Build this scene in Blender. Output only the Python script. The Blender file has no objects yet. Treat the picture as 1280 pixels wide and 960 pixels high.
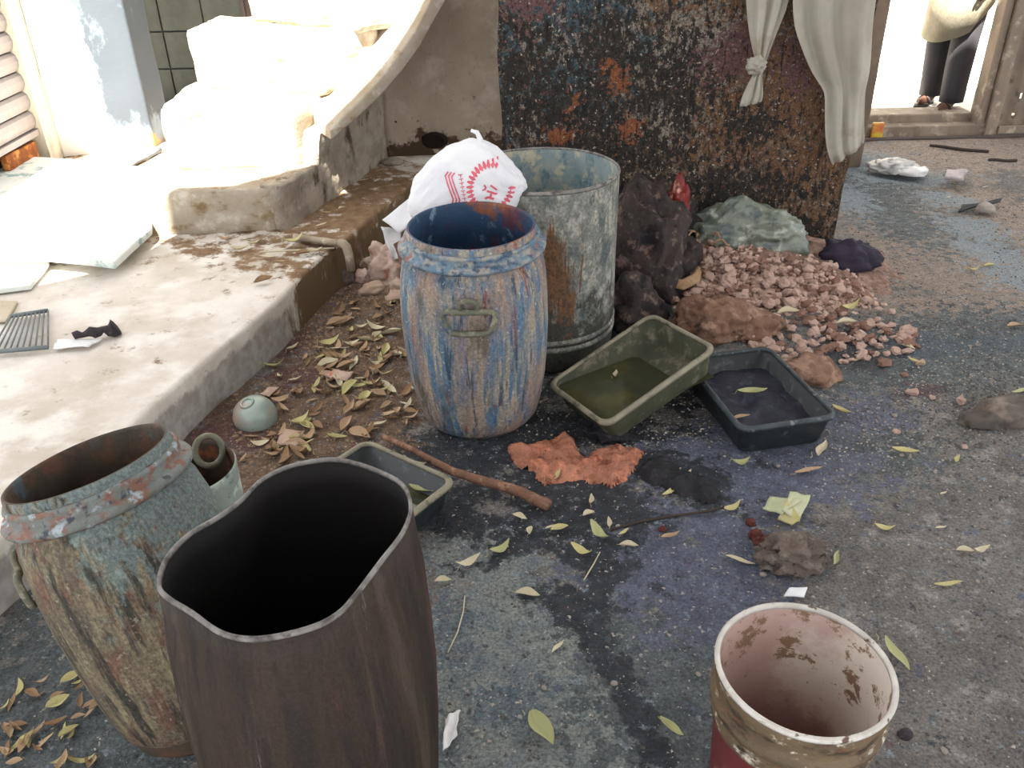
import bpy, bmesh, math, random
import numpy as np
from mathutils import Vector, Matrix, noise
from mathutils.bvhtree import BVHTree

# ---------------------------------------------------------------- camera, sky, sun, exposure
scene = bpy.context.scene
COL = scene.collection
FPX, PITCH, ROLL, CAMZ = 1080.0, math.radians(30.5), math.radians(1.4), 1.6
FW = Vector((0, math.cos(PITCH), -math.sin(PITCH)))
U0 = Vector((0, math.sin(PITCH), math.cos(PITCH)))
R0 = Vector((1, 0, 0))
RT = R0 * math.cos(ROLL) - U0 * math.sin(ROLL)
UP = U0 * math.cos(ROLL) + R0 * math.sin(ROLL)
CAM = Vector((0, 0, CAMZ))
cam_d = bpy.data.cameras.new('camera')
cam_d.sensor_fit = 'HORIZONTAL'; cam_d.sensor_width = 36.0
cam_d.lens = 36.0 * FPX / 1280.0
cam_d.clip_start = 0.05
cam = bpy.data.objects.new('camera', cam_d); COL.objects.link(cam)
M = Matrix((RT, UP, -FW)).transposed().to_4x4(); M.translation = CAM
cam.matrix_world = M
scene.camera = cam

world = bpy.data.worlds.new('world'); scene.world = world
world.use_nodes = True
bg = world.node_tree.nodes['Background']
bg.inputs[0].default_value = (0.95, 0.975, 1.0, 1); bg.inputs[1].default_value = 1.9

SUN = Vector((-0.10, -0.45, 0.88)).normalized()
sd = bpy.data.lights.new('sun', 'SUN'); sd.energy = 38.0; sd.angle = 0.012; sd.color = (1.0, 0.94, 0.84)
so = bpy.data.objects.new('sun', sd); COL.objects.link(so)
so.rotation_euler = (-SUN).to_track_quat('-Z', 'Y').to_euler()
so.location = (0, 0, 8)

vs = scene.view_settings
vs.view_transform = 'Standard'; vs.look = 'None'; vs.gamma = 1.0; vs.use_curve_mapping = False
vs.exposure = 0.4

# ---------------------------------------------------------------- helpers
rnd = random.Random(7)

def at(px, py, z=0.0):
    d = FW + RT * ((px - 640) / FPX) - UP * ((py - 480) / FPX)
    t = (z - CAMZ) / d.z
    return CAM + d * t

def at_y(px, py, y):
    d = FW + RT * ((px - 640) / FPX) - UP * ((py - 480) / FPX)
    return CAM + d * (y / d.y)

def srgb(h):
    h = h.lstrip('#')
    v = [int(h[i:i + 2], 16) / 255 for i in (0, 2, 4)]
    return tuple((c / 12.92 if c <= 0.04045 else ((c + 0.055) / 1.055) ** 2.4) for c in v) + (1.0,)

def N(p, s=1.0, o=0.0):
    return noise.noise(Vector((p[0] * s + o, p[1] * s + o * 1.7, p[2] * s - o)))

def FBM(p, s=1.0, o=0.0, oct=4):
    a, v, k = 1.0, 0.0, s
    for _ in range(oct):
        v += a * N(p, k, o); a *= 0.5; k *= 2.1; o += 3.3
    return v

def tag(o, label=None, cat=None, group=None, kind=None):
    if label: o['label'] = label
    if cat: o['category'] = cat
    if group: o['group'] = group
    if kind: o['kind'] = kind
    return o

def empty(name, loc=(0, 0, 0), rz=0):
    o = bpy.data.objects.new(name, None); COL.objects.link(o)
    o.location = loc; o.rotation_euler = (0, 0, rz); o.empty_display_size = 0.05
    return o

def mk(name, verts, faces, mat, parent=None, smooth=True, loc=None, rot=None):
    me = bpy.data.meshes.new(name)
    me.from_pydata([tuple(v) for v in verts], [], faces)
    me.validate()
    bm = bmesh.new(); bm.from_mesh(me)
    bmesh.ops.recalc_face_normals(bm, faces=bm.faces[:])
    bm.to_mesh(me); bm.free()
    if smooth:
        me.polygons.foreach_set('use_smooth', [True] * len(me.polygons))
    me.materials.append(mat)
    o = bpy.data.objects.new(name, me); COL.objects.link(o)
    if parent: o.parent = parent
    if loc is not None: o.location = loc
    if rot is not None: o.rotation_euler = rot
    return o

def mk_mesh(name, verts, faces, mat, smooth=True):
    o = mk(name, verts, faces, mat, smooth=smooth)
    me = o.data; bpy.data.objects.remove(o)
    return me

def put(name, me, loc, rot=(0, 0, 0), scale=(1, 1, 1), parent=None):
    o = bpy.data.objects.new(name, me); COL.objects.link(o)
    o.location = loc; o.rotation_euler = rot; o.scale = scale
    if parent: o.parent = parent
    return o

def loft(rings, cap0=False, cap1=False, closed=True, wrap=False):
    n = len(rings[0]); V = []; F = []
    for r in rings: V += [Vector(p) for p in r]
    m = len(rings)
    for i in range(m if wrap else m - 1):
        a = i * n; b = ((i + 1) % m) * n
        for j in range(n if closed else n - 1):
            k = (j + 1) % n
            F.append((a + j, a + k, b + k, b + j))
    if cap0: F.append(tuple(range(n))[::-1])
    if cap1: F.append(tuple(range((m - 1) * n, m * n)))
    return V, F

def lathe(prof, n=64, wob=0.0, seed=0.0, ex=1.0, ey=1.0):
    rings = []
    for r, z in prof:
        ring = []
        for j in range(n):
            a = 2 * math.pi * j / n
            rr = r * (1 + wob * N((math.cos(a) * 1.2, math.sin(a) * 1.2, z * 2.5), 1.3, seed))
            ring.append((rr * math.cos(a) * ex, rr * math.sin(a) * ey, z))
        rings.append(ring)
    return rings

def tube(path, r, n=8, closed=False, taper=None, wob=0.0):
    path = [Vector(p) for p in path]; m = len(path); rings = []
    prev = None
    for i, p in enumerate(path):
        if closed: t = path[(i + 1) % m] - path[i - 1]
        else: t = path[min(i + 1, m - 1)] - path[max(i - 1, 0)]
        t.normalize()
        if prev is None:
            up = Vector((0, 0, 1)) if abs(t.z) < 0.9 else Vector((1, 0, 0))
            u = t.cross(up).normalized()
        else:
            u = (prev - t * prev.dot(t)).normalized()
        prev = u; w = t.cross(u)
        rr = r if taper is None else r * taper(i / (m - 1))
        ring = []
        for j in range(n):
            a = 2 * math.pi * j / n
            k = rr * (1 + wob * N(p + u * math.cos(a) * rr, 30, 2.0))
            ring.append(p + u * math.cos(a) * k + w * math.sin(a) * k)
        rings.append(ring)
    return loft(rings, not closed, not closed, True, closed)

def join(*parts):
    V = []; F = []
    for v, f in parts:
        o = len(V); V += list(v); F += [tuple(i + o for i in q) for q in f]
    return V, F

def box(x0, x1, y0, y1, z0, z1):
    V = [(x, y, z) for z in (z0, z1) for y in (y0, y1) for x in (x0, x1)]
    return V, [(0, 2, 3, 1), (4, 5, 7, 6), (0, 1, 5, 4), (2, 6, 7, 3), (0, 4, 6, 2), (1, 3, 7, 5)]

def prism(poly, z0, z1):
    n = len(poly)
    V = [(p[0], p[1], z0) for p in poly] + [(p[0], p[1], z1) for p in poly]
    F = [tuple(range(n))[::-1], tuple(range(n, 2 * n))]
    for i in range(n):
        k = (i + 1) % n
        F.append((i, k, n + k, n + i))
    return V, F

def bevel(o, w=0.01, seg=2):
    m = o.modifiers.new('bevel', 'BEVEL'); m.width = w; m.segments = seg; m.limit_method = 'ANGLE'
    return o

def rough_box(name, poly, z0, z1, mat, parent=None, cuts=4, amp=0.012, bev=0.015, seed=0.0, fs=5.0):
    """A plastered block: prism, bevelled, subdivided and pushed about by noise."""
    V, F = prism(poly, z0, z1)
    bm = bmesh.new()
    vs_ = [bm.verts.new(v) for v in V]
    for f in F: bm.faces.new([vs_[i] for i in f])
    bmesh.ops.recalc_face_normals(bm, faces=bm.faces[:])
    if bev > 0:
        bmesh.ops.bevel(bm, geom=bm.edges[:], offset=bev, segments=2, affect='EDGES', profile=0.6)
    for _ in range(cuts):
        es = [e for e in bm.edges if e.calc_length() > 0.07]
        if not es: break
        bmesh.ops.subdivide_edges(bm, edges=es, cuts=1, use_grid_fill=True)
    bm.normal_update()
    for v in bm.verts:
        v.co += v.normal * amp * FBM(v.co, fs, seed, 3)
    me = bpy.data.meshes.new(name); bm.to_mesh(me); bm.free()
    me.polygons.foreach_set('use_smooth', [True] * len(me.polygons))
    me.materials.append(mat)
    o = bpy.data.objects.new(name, me); COL.objects.link(o)
    if parent: o.parent = parent
    return o

# ---------------------------------------------------------------- materials
AMPK = 2.6
class NT:
    def __init__(s, name):
        s.m = bpy.data.materials.new(name); s.m.use_nodes = True
        s.t = s.m.node_tree; s.b = s.t.nodes['Principled BSDF']
    def n(s, k, **kw):
        q = s.t.nodes.new(k)
        for a, v in kw.items(): setattr(q, a, v)
        return q
    def l(s, a, b): s.t.links.new(a, b)

def mat(name, base, layers=(), rough=0.8, bump=0.3, bscale=60.0, base2=None, bs=6.0, metal=0.0,
        rough_layers=(), spec=0.3, coord='Object', bdist=0.01, backlight=0.0, grain=0.0, gs=170.0):
    """base colour varied by noise, then layers laid over it.
    layer = dict(c, c2, s=(sx,sy,sz), t, w, seed, mask=(attr,ch), amp, r)"""
    T = NT(name)
    tc = T.n('ShaderNodeTexCoord')
    def nz(sc, seed, detail=6.0, ro=0.6):
        mp = T.n('ShaderNodeMapping'); mp.inputs['Scale'].default_value = sc
        mp.inputs['Location'].default_value = (seed * 1.31, seed * 2.17, seed * 0.73)
        T.l(tc.outputs[coord], mp.inputs['Vector'])
        q = T.n('ShaderNodeTexNoise'); q.inputs['Scale'].default_value = 1.0
        q.inputs['Detail'].default_value = detail; q.inputs['Roughness'].default_value = ro
        T.l(mp.outputs[0], q.inputs['Vector'])
        return q.outputs['Fac']
    def ramp(sock, a, b):
        r = T.n('ShaderNodeMapRange'); r.interpolation_type = 'SMOOTHSTEP'
        r.inputs['From Min'].default_value = a; r.inputs['From Max'].default_value = b
        T.l(sock, r.inputs['Value']); return r.outputs['Result']
    def mixc(f, a, b):
        q = T.n('ShaderNodeMix'); q.data_type = 'RGBA'
        if hasattr(f, 'node'): T.l(f, q.inputs[0])
        else: q.inputs[0].default_value = f
        for v, i in ((a, 6), (b, 7)):
            if hasattr(v, 'node'): T.l(v, q.inputs[i])
            else: q.inputs[i].default_value = v
        return q.outputs[2]
    bsx = bs if isinstance(bs, tuple) else (bs,) * 3
    c = mixc(ramp(nz(bsx, 1.0), 0.32, 0.68), srgb(base), srgb(base2 or base))
    rsock = None
    attrs = {}
    for i, L in enumerate(layers):
        sc = L.get('s', 8.0); sc = sc if isinstance(sc, tuple) else (sc,) * 3
        f = nz(sc, L.get('seed', 3.0 + i * 2.3), L.get('d', 7.0), L.get('ro', 0.72 if 'mask' in L else 0.62))
        if 'mask' in L:
            an, ch = L['mask']
            if an not in attrs:
                a = T.n('ShaderNodeAttribute'); a.attribute_name = an
                s = T.n('ShaderNodeSeparateColor'); T.l(a.outputs['Color'], s.inputs[0]); attrs[an] = s
            mm = T.n('ShaderNodeMath', operation='MULTIPLY_ADD')
            T.l(f, mm.inputs[0]); mm.inputs[1].default_value = (AMPK * L.get('amp', 1.2))
            sb = T.n('ShaderNodeMath', operation='SUBTRACT')
            T.l(attrs[an].outputs[ch], sb.inputs[0]); sb.inputs[1].default_value = (AMPK * L.get('amp', 1.2)) * 0.5
            T.l(sb.outputs[0], mm.inputs[2]); f = mm.outputs[0]
        t, w = L.get('t', 0.5), L.get('w', 0.06)
        f = ramp(f, t - w, t + w)
        if L.get('k', 1.0) != 1.0:
            q = T.n('ShaderNodeMath', operation='MULTIPLY'); T.l(f, q.inputs[0]); q.inputs[1].default_value = L['k']; f = q.outputs[0]
        col = srgb(L['c'])
        if 'c2' in L:
            col = mixc(ramp(nz((L.get('cs', 25.0),) * 3, 9.0 + i), 0.3, 0.7), srgb(L['c']), srgb(L['c2']))
        c = mixc(f, c, col)
        if 'r' in L:
            q = T.n('ShaderNodeMix'); q.data_type = 'FLOAT'
            T.l(f, q.inputs[0]); q.inputs[3].default_value = L['r']
            if rsock is not None: T.l(rsock, q.inputs[2])
            else: q.inputs[2].default_value = rough
            rsock = q.outputs[0]
    if grain > 0:
        g1 = ramp(nz((gs,) * 3, 4.0, 4.0, 0.7), 0.30, 0.70)
        mr = T.n('ShaderNodeMapRange'); T.l(g1, mr.inputs['Value'])
        mr.inputs['To Min'].default_value = 1 - grain; mr.inputs['To Max'].default_value = 1 + grain
        vm = T.n('ShaderNodeVectorMath', operation='SCALE'); T.l(c, vm.inputs[0]); T.l(mr.outputs[0], vm.inputs['Scale']); c = vm.outputs[0]
    T.l(c, T.b.inputs['Base Color'])
    T.b.inputs['Roughness'].default_value = rough
    if rsock is not None: T.l(rsock, T.b.inputs['Roughness'])
    T.b.inputs['Metallic'].default_value = metal
    T.b.inputs['Specular IOR Level'].default_value = spec
    if bump > 0:
        bsc = bscale if isinstance(bscale, tuple) else (bscale,) * 3
        b = T.n('ShaderNodeBump'); b.inputs['Strength'].default_value = bump; b.inputs['Distance'].default_value = bdist
        T.l(nz(bsc, 5.0, 8.0, 0.65), b.inputs['Height']); T.l(b.outputs[0], T.b.inputs['Normal'])
    if backlight > 0:
        tr = T.n('ShaderNodeBsdfTranslucent'); T.l(c, tr.inputs['Color'])
        mx = T.n('ShaderNodeMixShader'); mx.inputs[0].default_value = backlight
        out = T.t.nodes['Material Output']
        T.l(T.b.outputs[0], mx.inputs[1]); T.l(tr.outputs[0], mx.inputs[2]); T.l(mx.outputs[0], out.inputs['Surface'])
    return T.m

M_ground = mat('ground', '#7f7a75', base2='#67625f', bs=5.0, rough=0.9, bump=0.9, bscale=70, bdist=0.03, grain=0.38, gs=130, layers=[
    dict(c='#918b85', s=14, t=0.60, w=0.07),
    dict(c='#5e4a3b', c2='#7d6552', s=12, mask=('mk_a', 2), amp=1.0, t=0.5, w=0.15),                # brown soil
    dict(c='#85766a', c2='#998a7d', s=9, mask=('mk_b', 2), amp=1.0, t=0.55, w=0.2),                # tan worn earth
    dict(c='#868983', c2='#70767a', s=13, mask=('mk_b', 0), amp=1.2, t=0.5, w=0.12, cs=14),         # pale screed
    dict(c='#4b5052', c2='#64696a', s=24, mask=('mk_b', 1), amp=1.6, t=0.5, w=0.15, r=0.8),         # dark grit
    dict(c='#656879', c2='#4f5262', s=14, mask=('mk_a', 1), amp=1.3, t=0.5, w=0.15, cs=20, r=0.55),  # lilac dye
    dict(c='#24272d', c2='#383c42', s=11, mask=('mk_a', 0), amp=1.4, t=0.5, w=0.14, r=0.5),         # black dye
    dict(c='#4a5a66', s=30, mask=('mk_c', 0), amp=1.9, t=0.68, w=0.2, k=0.6),                       # blue pigment
    dict(c='#848f96', s=24, mask=('mk_c', 1), amp=1.5, t=0.5, w=0.2, k=0.8),                        # pale blue gutter
    dict(c='#5a343a', s=24, mask=('mk_c', 2), amp=1.5, t=0.6, w=0.2, k=0.6),                        # maroon dye
    dict(c='#b9b1a6', s=85, t=0.69, w=0.03, d=2.0),
    dict(c='#2f2c2c', s=60, t=0.67, w=0.04, d=3.0, k=0.7),
])
M_stain = mat('stained_plaster', '#6b5847', base2='#493d33', bs=9, rough=0.85, bump=1.0, bscale=55, bdist=0.04, grain=0.45, gs=110, layers=[
    dict(c='#857060', s=22, t=0.55, w=0.08),
    dict(c='#6b4e38', c2='#7f5e42', s=30, mask=('mk_a', 2), amp=1.5, t=0.5, w=0.14),
    dict(c='#94897c', c2='#7c7267', s=32, mask=('mk_b', 0), amp=1.9, t=0.5, w=0.14),
    dict(c='#35454c', c2='#495a60', s=30, mask=('mk_a', 1), amp=1.9, t=0.58, w=0.14),
    dict(c='#272421', c2='#37322d', s=(40, 40, 24), mask=('mk_a', 0), amp=1.9, t=0.55, w=0.16),
    dict(c='#6b4d4b', s=34, mask=('mk_b', 1), amp=1.9, t=0.55, w=0.16),
    dict(c='#8a5335', s=34, mask=('mk_b', 2), amp=1.3, t=0.5, w=0.14),
    dict(c='#1a1817', s=(60, 60, 8), t=0.60, w=0.05, k=0.8),
    dict(c='#b3a898', s=60, t=0.66, w=0.03, d=3.0),
    dict(c='#141312', s=48, t=0.63, w=0.04, d=3.0, k=0.8),
])
M_taupe = mat('taupe_plaster', '#b3a593', base2='#9f9180', bs=2.5, rough=0.9, bump=0.35, bscale=40, layers=[
    dict(c='#bdb1a2', s=5, t=0.6, w=0.1), dict(c='#4f3f31', s=9, mask=('mk_a', 0), amp=1.6, t=0.6, w=0.2),
    dict(c='#3b3028', s=38, t=0.74, w=0.02, d=2.0)])
M_sidewall = mat('stair_plaster', '#a39888', base2='#857a6c', bs=7, rough=0.9, bump=0.8, bscale=30, bdist=0.02, layers=[
    dict(c='#a39a8c', s=12, t=0.58, w=0.08), dict(c='#4c4135', s=(9, 9, 5), t=0.63, w=0.07), dict(c='#4d5a5e', s=4, t=0.68, w=0.06, k=0.6)])
M_stair = mat('stair_concrete', '#a59a8b', base2='#958773', bs=6, rough=0.9, bump=0.5, bscale=40, layers=[
    dict(c='#7a6548', s=(6, 6, 9), t=0.62, w=0.07), dict(c='#b9b0a3', s=9, t=0.58, w=0.08)])
M_platform = mat('platform_concrete', '#c9c0b6', base2='#b6ab9d', bs=3.5, rough=0.88, bump=0.45, bscale=36, layers=[
    dict(c='#d6d0c8', s=5, t=0.55, w=0.12), dict(c='#6d553e', c2='#836a50', s=10, mask=('mk_a', 0), amp=1.2, t=0.5, w=0.2),
    dict(c='#3d2f22', c2='#57432f', s=11, mask=('mk_a', 1), amp=0.9, t=0.5, w=0.08, r=0.5),
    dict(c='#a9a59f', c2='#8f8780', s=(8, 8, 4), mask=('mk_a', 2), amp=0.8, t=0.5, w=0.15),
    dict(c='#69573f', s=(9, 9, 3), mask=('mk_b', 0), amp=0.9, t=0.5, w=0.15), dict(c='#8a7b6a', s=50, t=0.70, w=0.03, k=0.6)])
M_leftwall = mat('cream_wall', '#d8d0bf', base2='#c9c0ae', bs=2, rough=0.9, bump=0.2, bscale=30, layers=[dict(c='#8c8a78', s=5, t=0.66, w=0.06)])
M_pillar = mat('pillar_paint_shade', '#74808a', base2='#5d6973', bs=(5, 5, 3), rough=0.8, bump=0.2, bscale=40, layers=[
    dict(c='#474e55', s=(7, 7, 4), mask=('mk_a', 1), amp=1.0, t=0.62, w=0.16),  # dark mottling is tree shade put into the colour
    dict(c='#efece4', s=4, mask=('mk_a', 0), amp=0.6, t=0.5, w=0.08),
    dict(c='#b98f62', s=6, mask=('mk_a', 2), amp=0.9, t=0.5, w=0.12)])
M_backwall = mat('back_wall_mud', '#7b6b5c', base2='#685a4d', bs=4, rough=0.95, bump=0.4, bscale=30)
M_blocker = mat('blocker_concrete', '#8f8a84', base2='#7b7772', bs=2, rough=0.9, bump=0.2, bscale=12)
M_tile = mat('passage_tile', '#52564f', base2='#454843', bs=6, rough=0.6, bump=0.1, bscale=30, layers=[dict(c='#454c48', s=12, t=0.6, w=0.1)])
M_grout = mat('passage_grout', '#3a3f3c', rough=0.9, bump=0.2)
M_browndoor = mat('brown_door', '#4d4340', base2='#423935', bs=(10, 10, 1), rough=0.7, bump=0.2)
M_shutter = mat('shutter_metal', '#989090', base2='#8a827f', bs=6, rough=0.55, bump=0.1, bscale=30, layers=[dict(c='#8b7a66', s=9, t=0.66, w=0.07)])
M_rust = mat('rust', '#8a4e22', base2='#6e3c1a', bs=14, rough=0.9, bump=0.5, layers=[dict(c='#b0763c', s=18, t=0.58, w=0.08)])
M_frame = mat('door_frame', '#8b7c6c', base2='#74675a', bs=(6, 6, 2), rough=0.8, bump=0.3, layers=[dict(c='#a89a89', s=12, t=0.6, w=0.08)])
M_leafdoor = mat('door_leaf', '#7f7061', base2='#6c5f53', bs=4, rough=0.85, bump=0.5, bscale=25, layers=[dict(c='#544a40', s=10, t=0.62, w=0.08)])
M_outside = mat('outside_ground', '#d6cfc2', base2='#c8c0b2', bs=2, rough=0.95, bump=0.2)
M_outwall = mat('outside_wall', '#e6e2da', base2='#dbd6cc', bs=1, rough=0.9, bump=0.1)

# ---------------------------------------------------------------- setting
def gz(x, y):
    """height of the yard floor"""
    h = 0.012 * FBM((x, y, 0), 2.2, 1.0, 3)
    d = (x - 2.35) * 0.62 - (y - 5.1) * -0.55      # signed distance to the gutter line
    h -= 0.03 * math.exp(-(d / 0.12) ** 2) * (1 if y > 2.9 else max(0, (y - 2.3) / 0.6))
    return h

def blobs(x, y, L):
    """soft ellipses (cx, cy, rx, ry, rot) with an uneven edge -> 0..1"""
    v = 0.0
    for cx, cy, rx, ry, a in L:
        dx, dy = x - cx, y - cy
        c, s = math.cos(a), math.sin(a)
        u = (dx * c + dy * s) / rx; w = (-dx * s + dy * c) / ry
        q = math.sqrt(u * u + w * w)
        v = max(v, math.exp(-0.7 * q * q))
    return min(v, 1.0)

def W(px, py, rx, ry, a=0.0, z=0.0):
    p = at(px, py, z); return (p.x, p.y, rx, ry, a)

black = [W(600, 560, .30, .16), W(700, 535, .38, .13), W(735, 640, .30, .16, .3), W(690, 610, .22, .14), W(560, 640, .16, .10), W(745, 700, .10, .16),
         W(715, 760, .09, .09), W(760, 830, .035, .15, .35), W(800, 900, .035, .14, .3), W(740, 770, .045, .12, .2), W(830, 585, .22, .10, -.2), W(880, 620, .10, .06),
         W(800, 470, .3, .2), W(1070, 440, .14, .14), W(740, 480, .2, .2), W(780, 400, .2, .35)]
lilac = [W(940, 590, .36, .20), W(900, 560, .3, .14), W(860, 720, .26, .20, -.3), W(900, 660, .16, .14), W(800, 680, .20, .14), W(780, 640, .2, .1), W(960, 640, .1, .1), W(1000, 560, .15, .1), W(905, 770, .10, .1), W(850, 560, .2, .1), W(1060, 520, .25, .12)]
brown = [W(430, 480, .32, .40), W(400, 540, .38, .26), W(470, 400, .36, .55), W(430, 600, .24, .22), W(360, 590, .34, .2), W(480, 350, .25, .5), W(330, 520, .24, .22), W(500, 500, .12, .18)]
tan = [W(1170, 330, .34, .52, .3), W(1110, 270, .22, .4), W(1230, 350, .25, .4), W(1200, 190, .9, .5), W(1260, 270, .3, .7), W(1150, 380, .35, .12)]
screed = [W(610, 700, .15, .10), W(640, 780, .20, .18), W(600, 880, .24, .22), W(690, 880, .22, .2), W(590, 680, .16, .06), W(830, 830, .1, .1), W(700, 800, .1, .12), W(640, 660, .09, .04), W(760, 930, .2, .2)]
grit = [W(1110, 460, .50, .22), W(1200, 440, .5, .2), W(1060, 560, .28, .18), W(1250, 420, .4, .25), W(850, 800, .22, .22), W(830, 880, .2, .25), W(1090, 230, .25, .5), W(1120, 270, .2, .5), W(900, 860, .2, .25), W(940, 690, .18, .08), W(20, 900, .3, .4), W(90, 940, .3, .3)]
bluep = [W(1180, 435, .18, .09), W(1240, 430, .3, .06), W(575, 830, .07, .05), W(640, 880, .12, .07), W(1140, 420, .1, .1), W(960, 510, .1, .05), W(560, 780, .1, .1)]
gutter = [W(1190, 250, .16, .16), W(1215, 285, .14, .2, .2), W(1240, 315, .14, .2, .2), W(1275, 340, .16, .2), W(1150, 220, .2, .12), W(1075, 205, .25, .25), W(1100, 215, .2, .2), W(1060, 245, .12, .3)]
maroon = [W(370, 470, .12, .10), W(280, 545, .16, .12), W(360, 440, .06, .12), W(1150, 490, .1, .05)]

def attr(me, name, fn):
    a = me.color_attributes.new(name, 'FLOAT_COLOR', 'POINT')
    buf = np.zeros((len(me.vertices), 4), dtype=np.float32); buf[:, 3] = 1
    for i, v in enumerate(me.vertices):
        buf[i, :3] = fn(v.co)
    a.data.foreach_set('color', buf.ravel())

def grid_xy(x0, x1, y0, y1, st, zf):
    nx = int((x1 - x0) / st) + 1; ny = int((y1 - y0) / st) + 1
    V = [(x0 + (x1 - x0) * i / (nx - 1), y0 + (y1 - y0) * j / (ny - 1)) for j in range(ny) for i in range(nx)]
    V = [(x, y, zf(x, y)) for x, y in V]
    F = [(j * nx + i, j * nx + i + 1, (j + 1) * nx + i + 1, (j + 1) * nx + i) for j in range(ny - 1) for i in range(nx - 1)]
    return V, F

fl = mk('floor', *grid_xy(-3.2, 4.8, -0.6, 6.45, 0.035, gz), M_ground)
tag(fl, 'grey earthen yard floor with black and lilac dye stains', kind='structure')
attr(fl.data, 'mk_a', lambda p: (blobs(p.x, p.y, black), blobs(p.x, p.y, lilac), blobs(p.x, p.y, brown)))
attr(fl.data, 'mk_b', lambda p: (blobs(p.x, p.y, screed), blobs(p.x, p.y, grit), blobs(p.x, p.y, tan)))
attr(fl.data, 'mk_c', lambda p: (blobs(p.x, p.y, bluep), blobs(p.x, p.y, gutter), blobs(p.x, p.y, maroon)))

# raised platform on the left
PZ = 0.2
def xy(px, py, z): p = at(px, py, z); return (p.x, p.y)
plat = [(-4.2, 0.2), (-1.75, 0.2), xy(150, 545, PZ), xy(222, 478, PZ), xy(345, 378, PZ), xy(400, 322, PZ), xy(432, 300, PZ), xy(470, 266, PZ), xy(515, 228, PZ), (0.35, 4.95), (0.35, 5.4), (-0.7, 5.4), (-1.5, 7.0), (-4.2, 7.0)]
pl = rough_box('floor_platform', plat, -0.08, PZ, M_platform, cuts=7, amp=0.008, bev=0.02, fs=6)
tag(pl, 'raised pale concrete platform along the left side', kind='structure')
soil = [W(440, 260, .3, .6, 0, PZ), W(480, 230, .3, .5, 0, PZ), W(200, 342, .5, .17, 0, PZ), W(90, 362, .5, .15, 0, PZ), W(300, 340, .4, .12, 0, PZ)]
wet = [W(300, 300, .28, .10, 0, PZ), W(340, 315, .20, .08, 0, PZ), W(380, 310, .16, .06, 0, PZ), W(270, 290, .25, .05, 0, PZ)]
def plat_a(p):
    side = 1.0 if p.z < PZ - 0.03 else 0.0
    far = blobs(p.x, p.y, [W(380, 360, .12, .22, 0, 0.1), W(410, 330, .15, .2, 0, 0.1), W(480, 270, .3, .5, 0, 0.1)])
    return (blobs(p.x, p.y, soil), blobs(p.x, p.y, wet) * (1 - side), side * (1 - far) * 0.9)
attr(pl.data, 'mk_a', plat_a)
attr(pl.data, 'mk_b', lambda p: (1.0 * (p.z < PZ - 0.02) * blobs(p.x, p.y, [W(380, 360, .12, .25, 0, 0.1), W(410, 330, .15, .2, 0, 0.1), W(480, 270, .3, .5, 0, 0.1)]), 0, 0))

# wall with the dye stains
SWY = 4.05
def wall_grid(name, p0, p1, z0, z1, thick, m, st=0.03, amp=0.006, seed=0.0):
    d = Vector((p1[0] - p0[0], p1[1] - p0[1], 0)); L = d.length; d.normalize(); nrm = Vector((d.y, -d.x, 0))
    nx = int(L / st); nzv = int((z1 - z0) / st); V = []; F = []
    for k in range(nzv + 1):
        for i in range(nx + 1):
            p = Vector((p0[0], p0[1], 0)) + d * (L * i / nx); p.z = z0 + (z1 - z0) * k / nzv
            edge = 1.0 if 0 < i < nx else 0.3
            wob = 0.012 * N((0, 0, p.z), 6, seed) if i in (0, nx) else 0
            V.append(p + nrm * amp * FBM(p, 9, seed, 3) * edge + d * wob)
    s = nx + 1
    for k in range(nzv):
        for i in range(nx):
            F.append((k * s + i, k * s + i + 1, (k + 1) * s + i + 1, (k + 1) * s + i))
    nb = len(V); bd = []
    bd += [i for i in range(s)] + [k * s + nx for k in range(1, nzv + 1)] + [nzv * s + i for i in range(nx - 1, -1, -1)] + [k * s for k in range(nzv - 1, 0, -1)]
    for b in bd: V.append(V[b] - nrm * thick)
    n = len(bd)
    for j in range(n): F.append((bd[j], nb + j, nb + (j + 1) % n, bd[(j + 1) % n]))
    F.append(tuple(nb + j for j in range(n)))
    return mk(name, V, F, m)

pR = at(1041, 312, 0)
pL = at_y(627, 200, pR.y + 0.05)
sw = wall_grid('wall_back', (pL.x, pR.y + 0.05), (pR.x, pR.y), -0.05, 2.3, 0.22, M_stain, seed=2.0)
tag(sw, 'free standing wall blackened and splashed with dye', kind='structure')
def WS(px, py, rx, rz, a=0): p = at_y(px, py, SWY); return (p.x, p.z, rx, rz, a)
s_black = [WS(700, 130, .42, .22), WS(660, 90, .2, .2), WS(750, 180, .5, .16), WS(760, 60, .2, .2), WS(880, 230, .5, .12), WS(720, 250, .4, .3), WS(930, 150, .15, .1), WS(980, 280, .3, .08), WS(840, 100, .2, .25), WS(650, 30, .25, .05, -.4)]
s_blue = [WS(660, 12, .22, .13), WS(720, 8, .3, .10), WS(640, 60, .08, .2), WS(800, 55, .07, .06), WS(720, 100, .3, .15), WS(635, 130, .04, .15)]
s_org = [WS(890, 20, .22, .14), WS(960, 110, .35, .25), WS(1010, 180, .2, .4), WS(920, 90, .15, .2), WS(850, 8, .2, .06), WS(1000, 90, .2, .2), WS(900, 170, .3, .1)]
s_pale = [WS(630, 15, .06, .06), WS(785, 20, .08, .15), WS(840, 70, .20, .10), WS(870, 40, .18, .12), WS(760, 40, .12, .10), WS(700, 60, .3, .2), WS(680, 160, .1, .04), WS(820, 150, .15, .1)]
s_pink = [WS(910, 75, .12, .08), WS(990, 70, .10, .12), WS(920, 50, .1, .08), WS(660, 5, .1, .06)]
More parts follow.
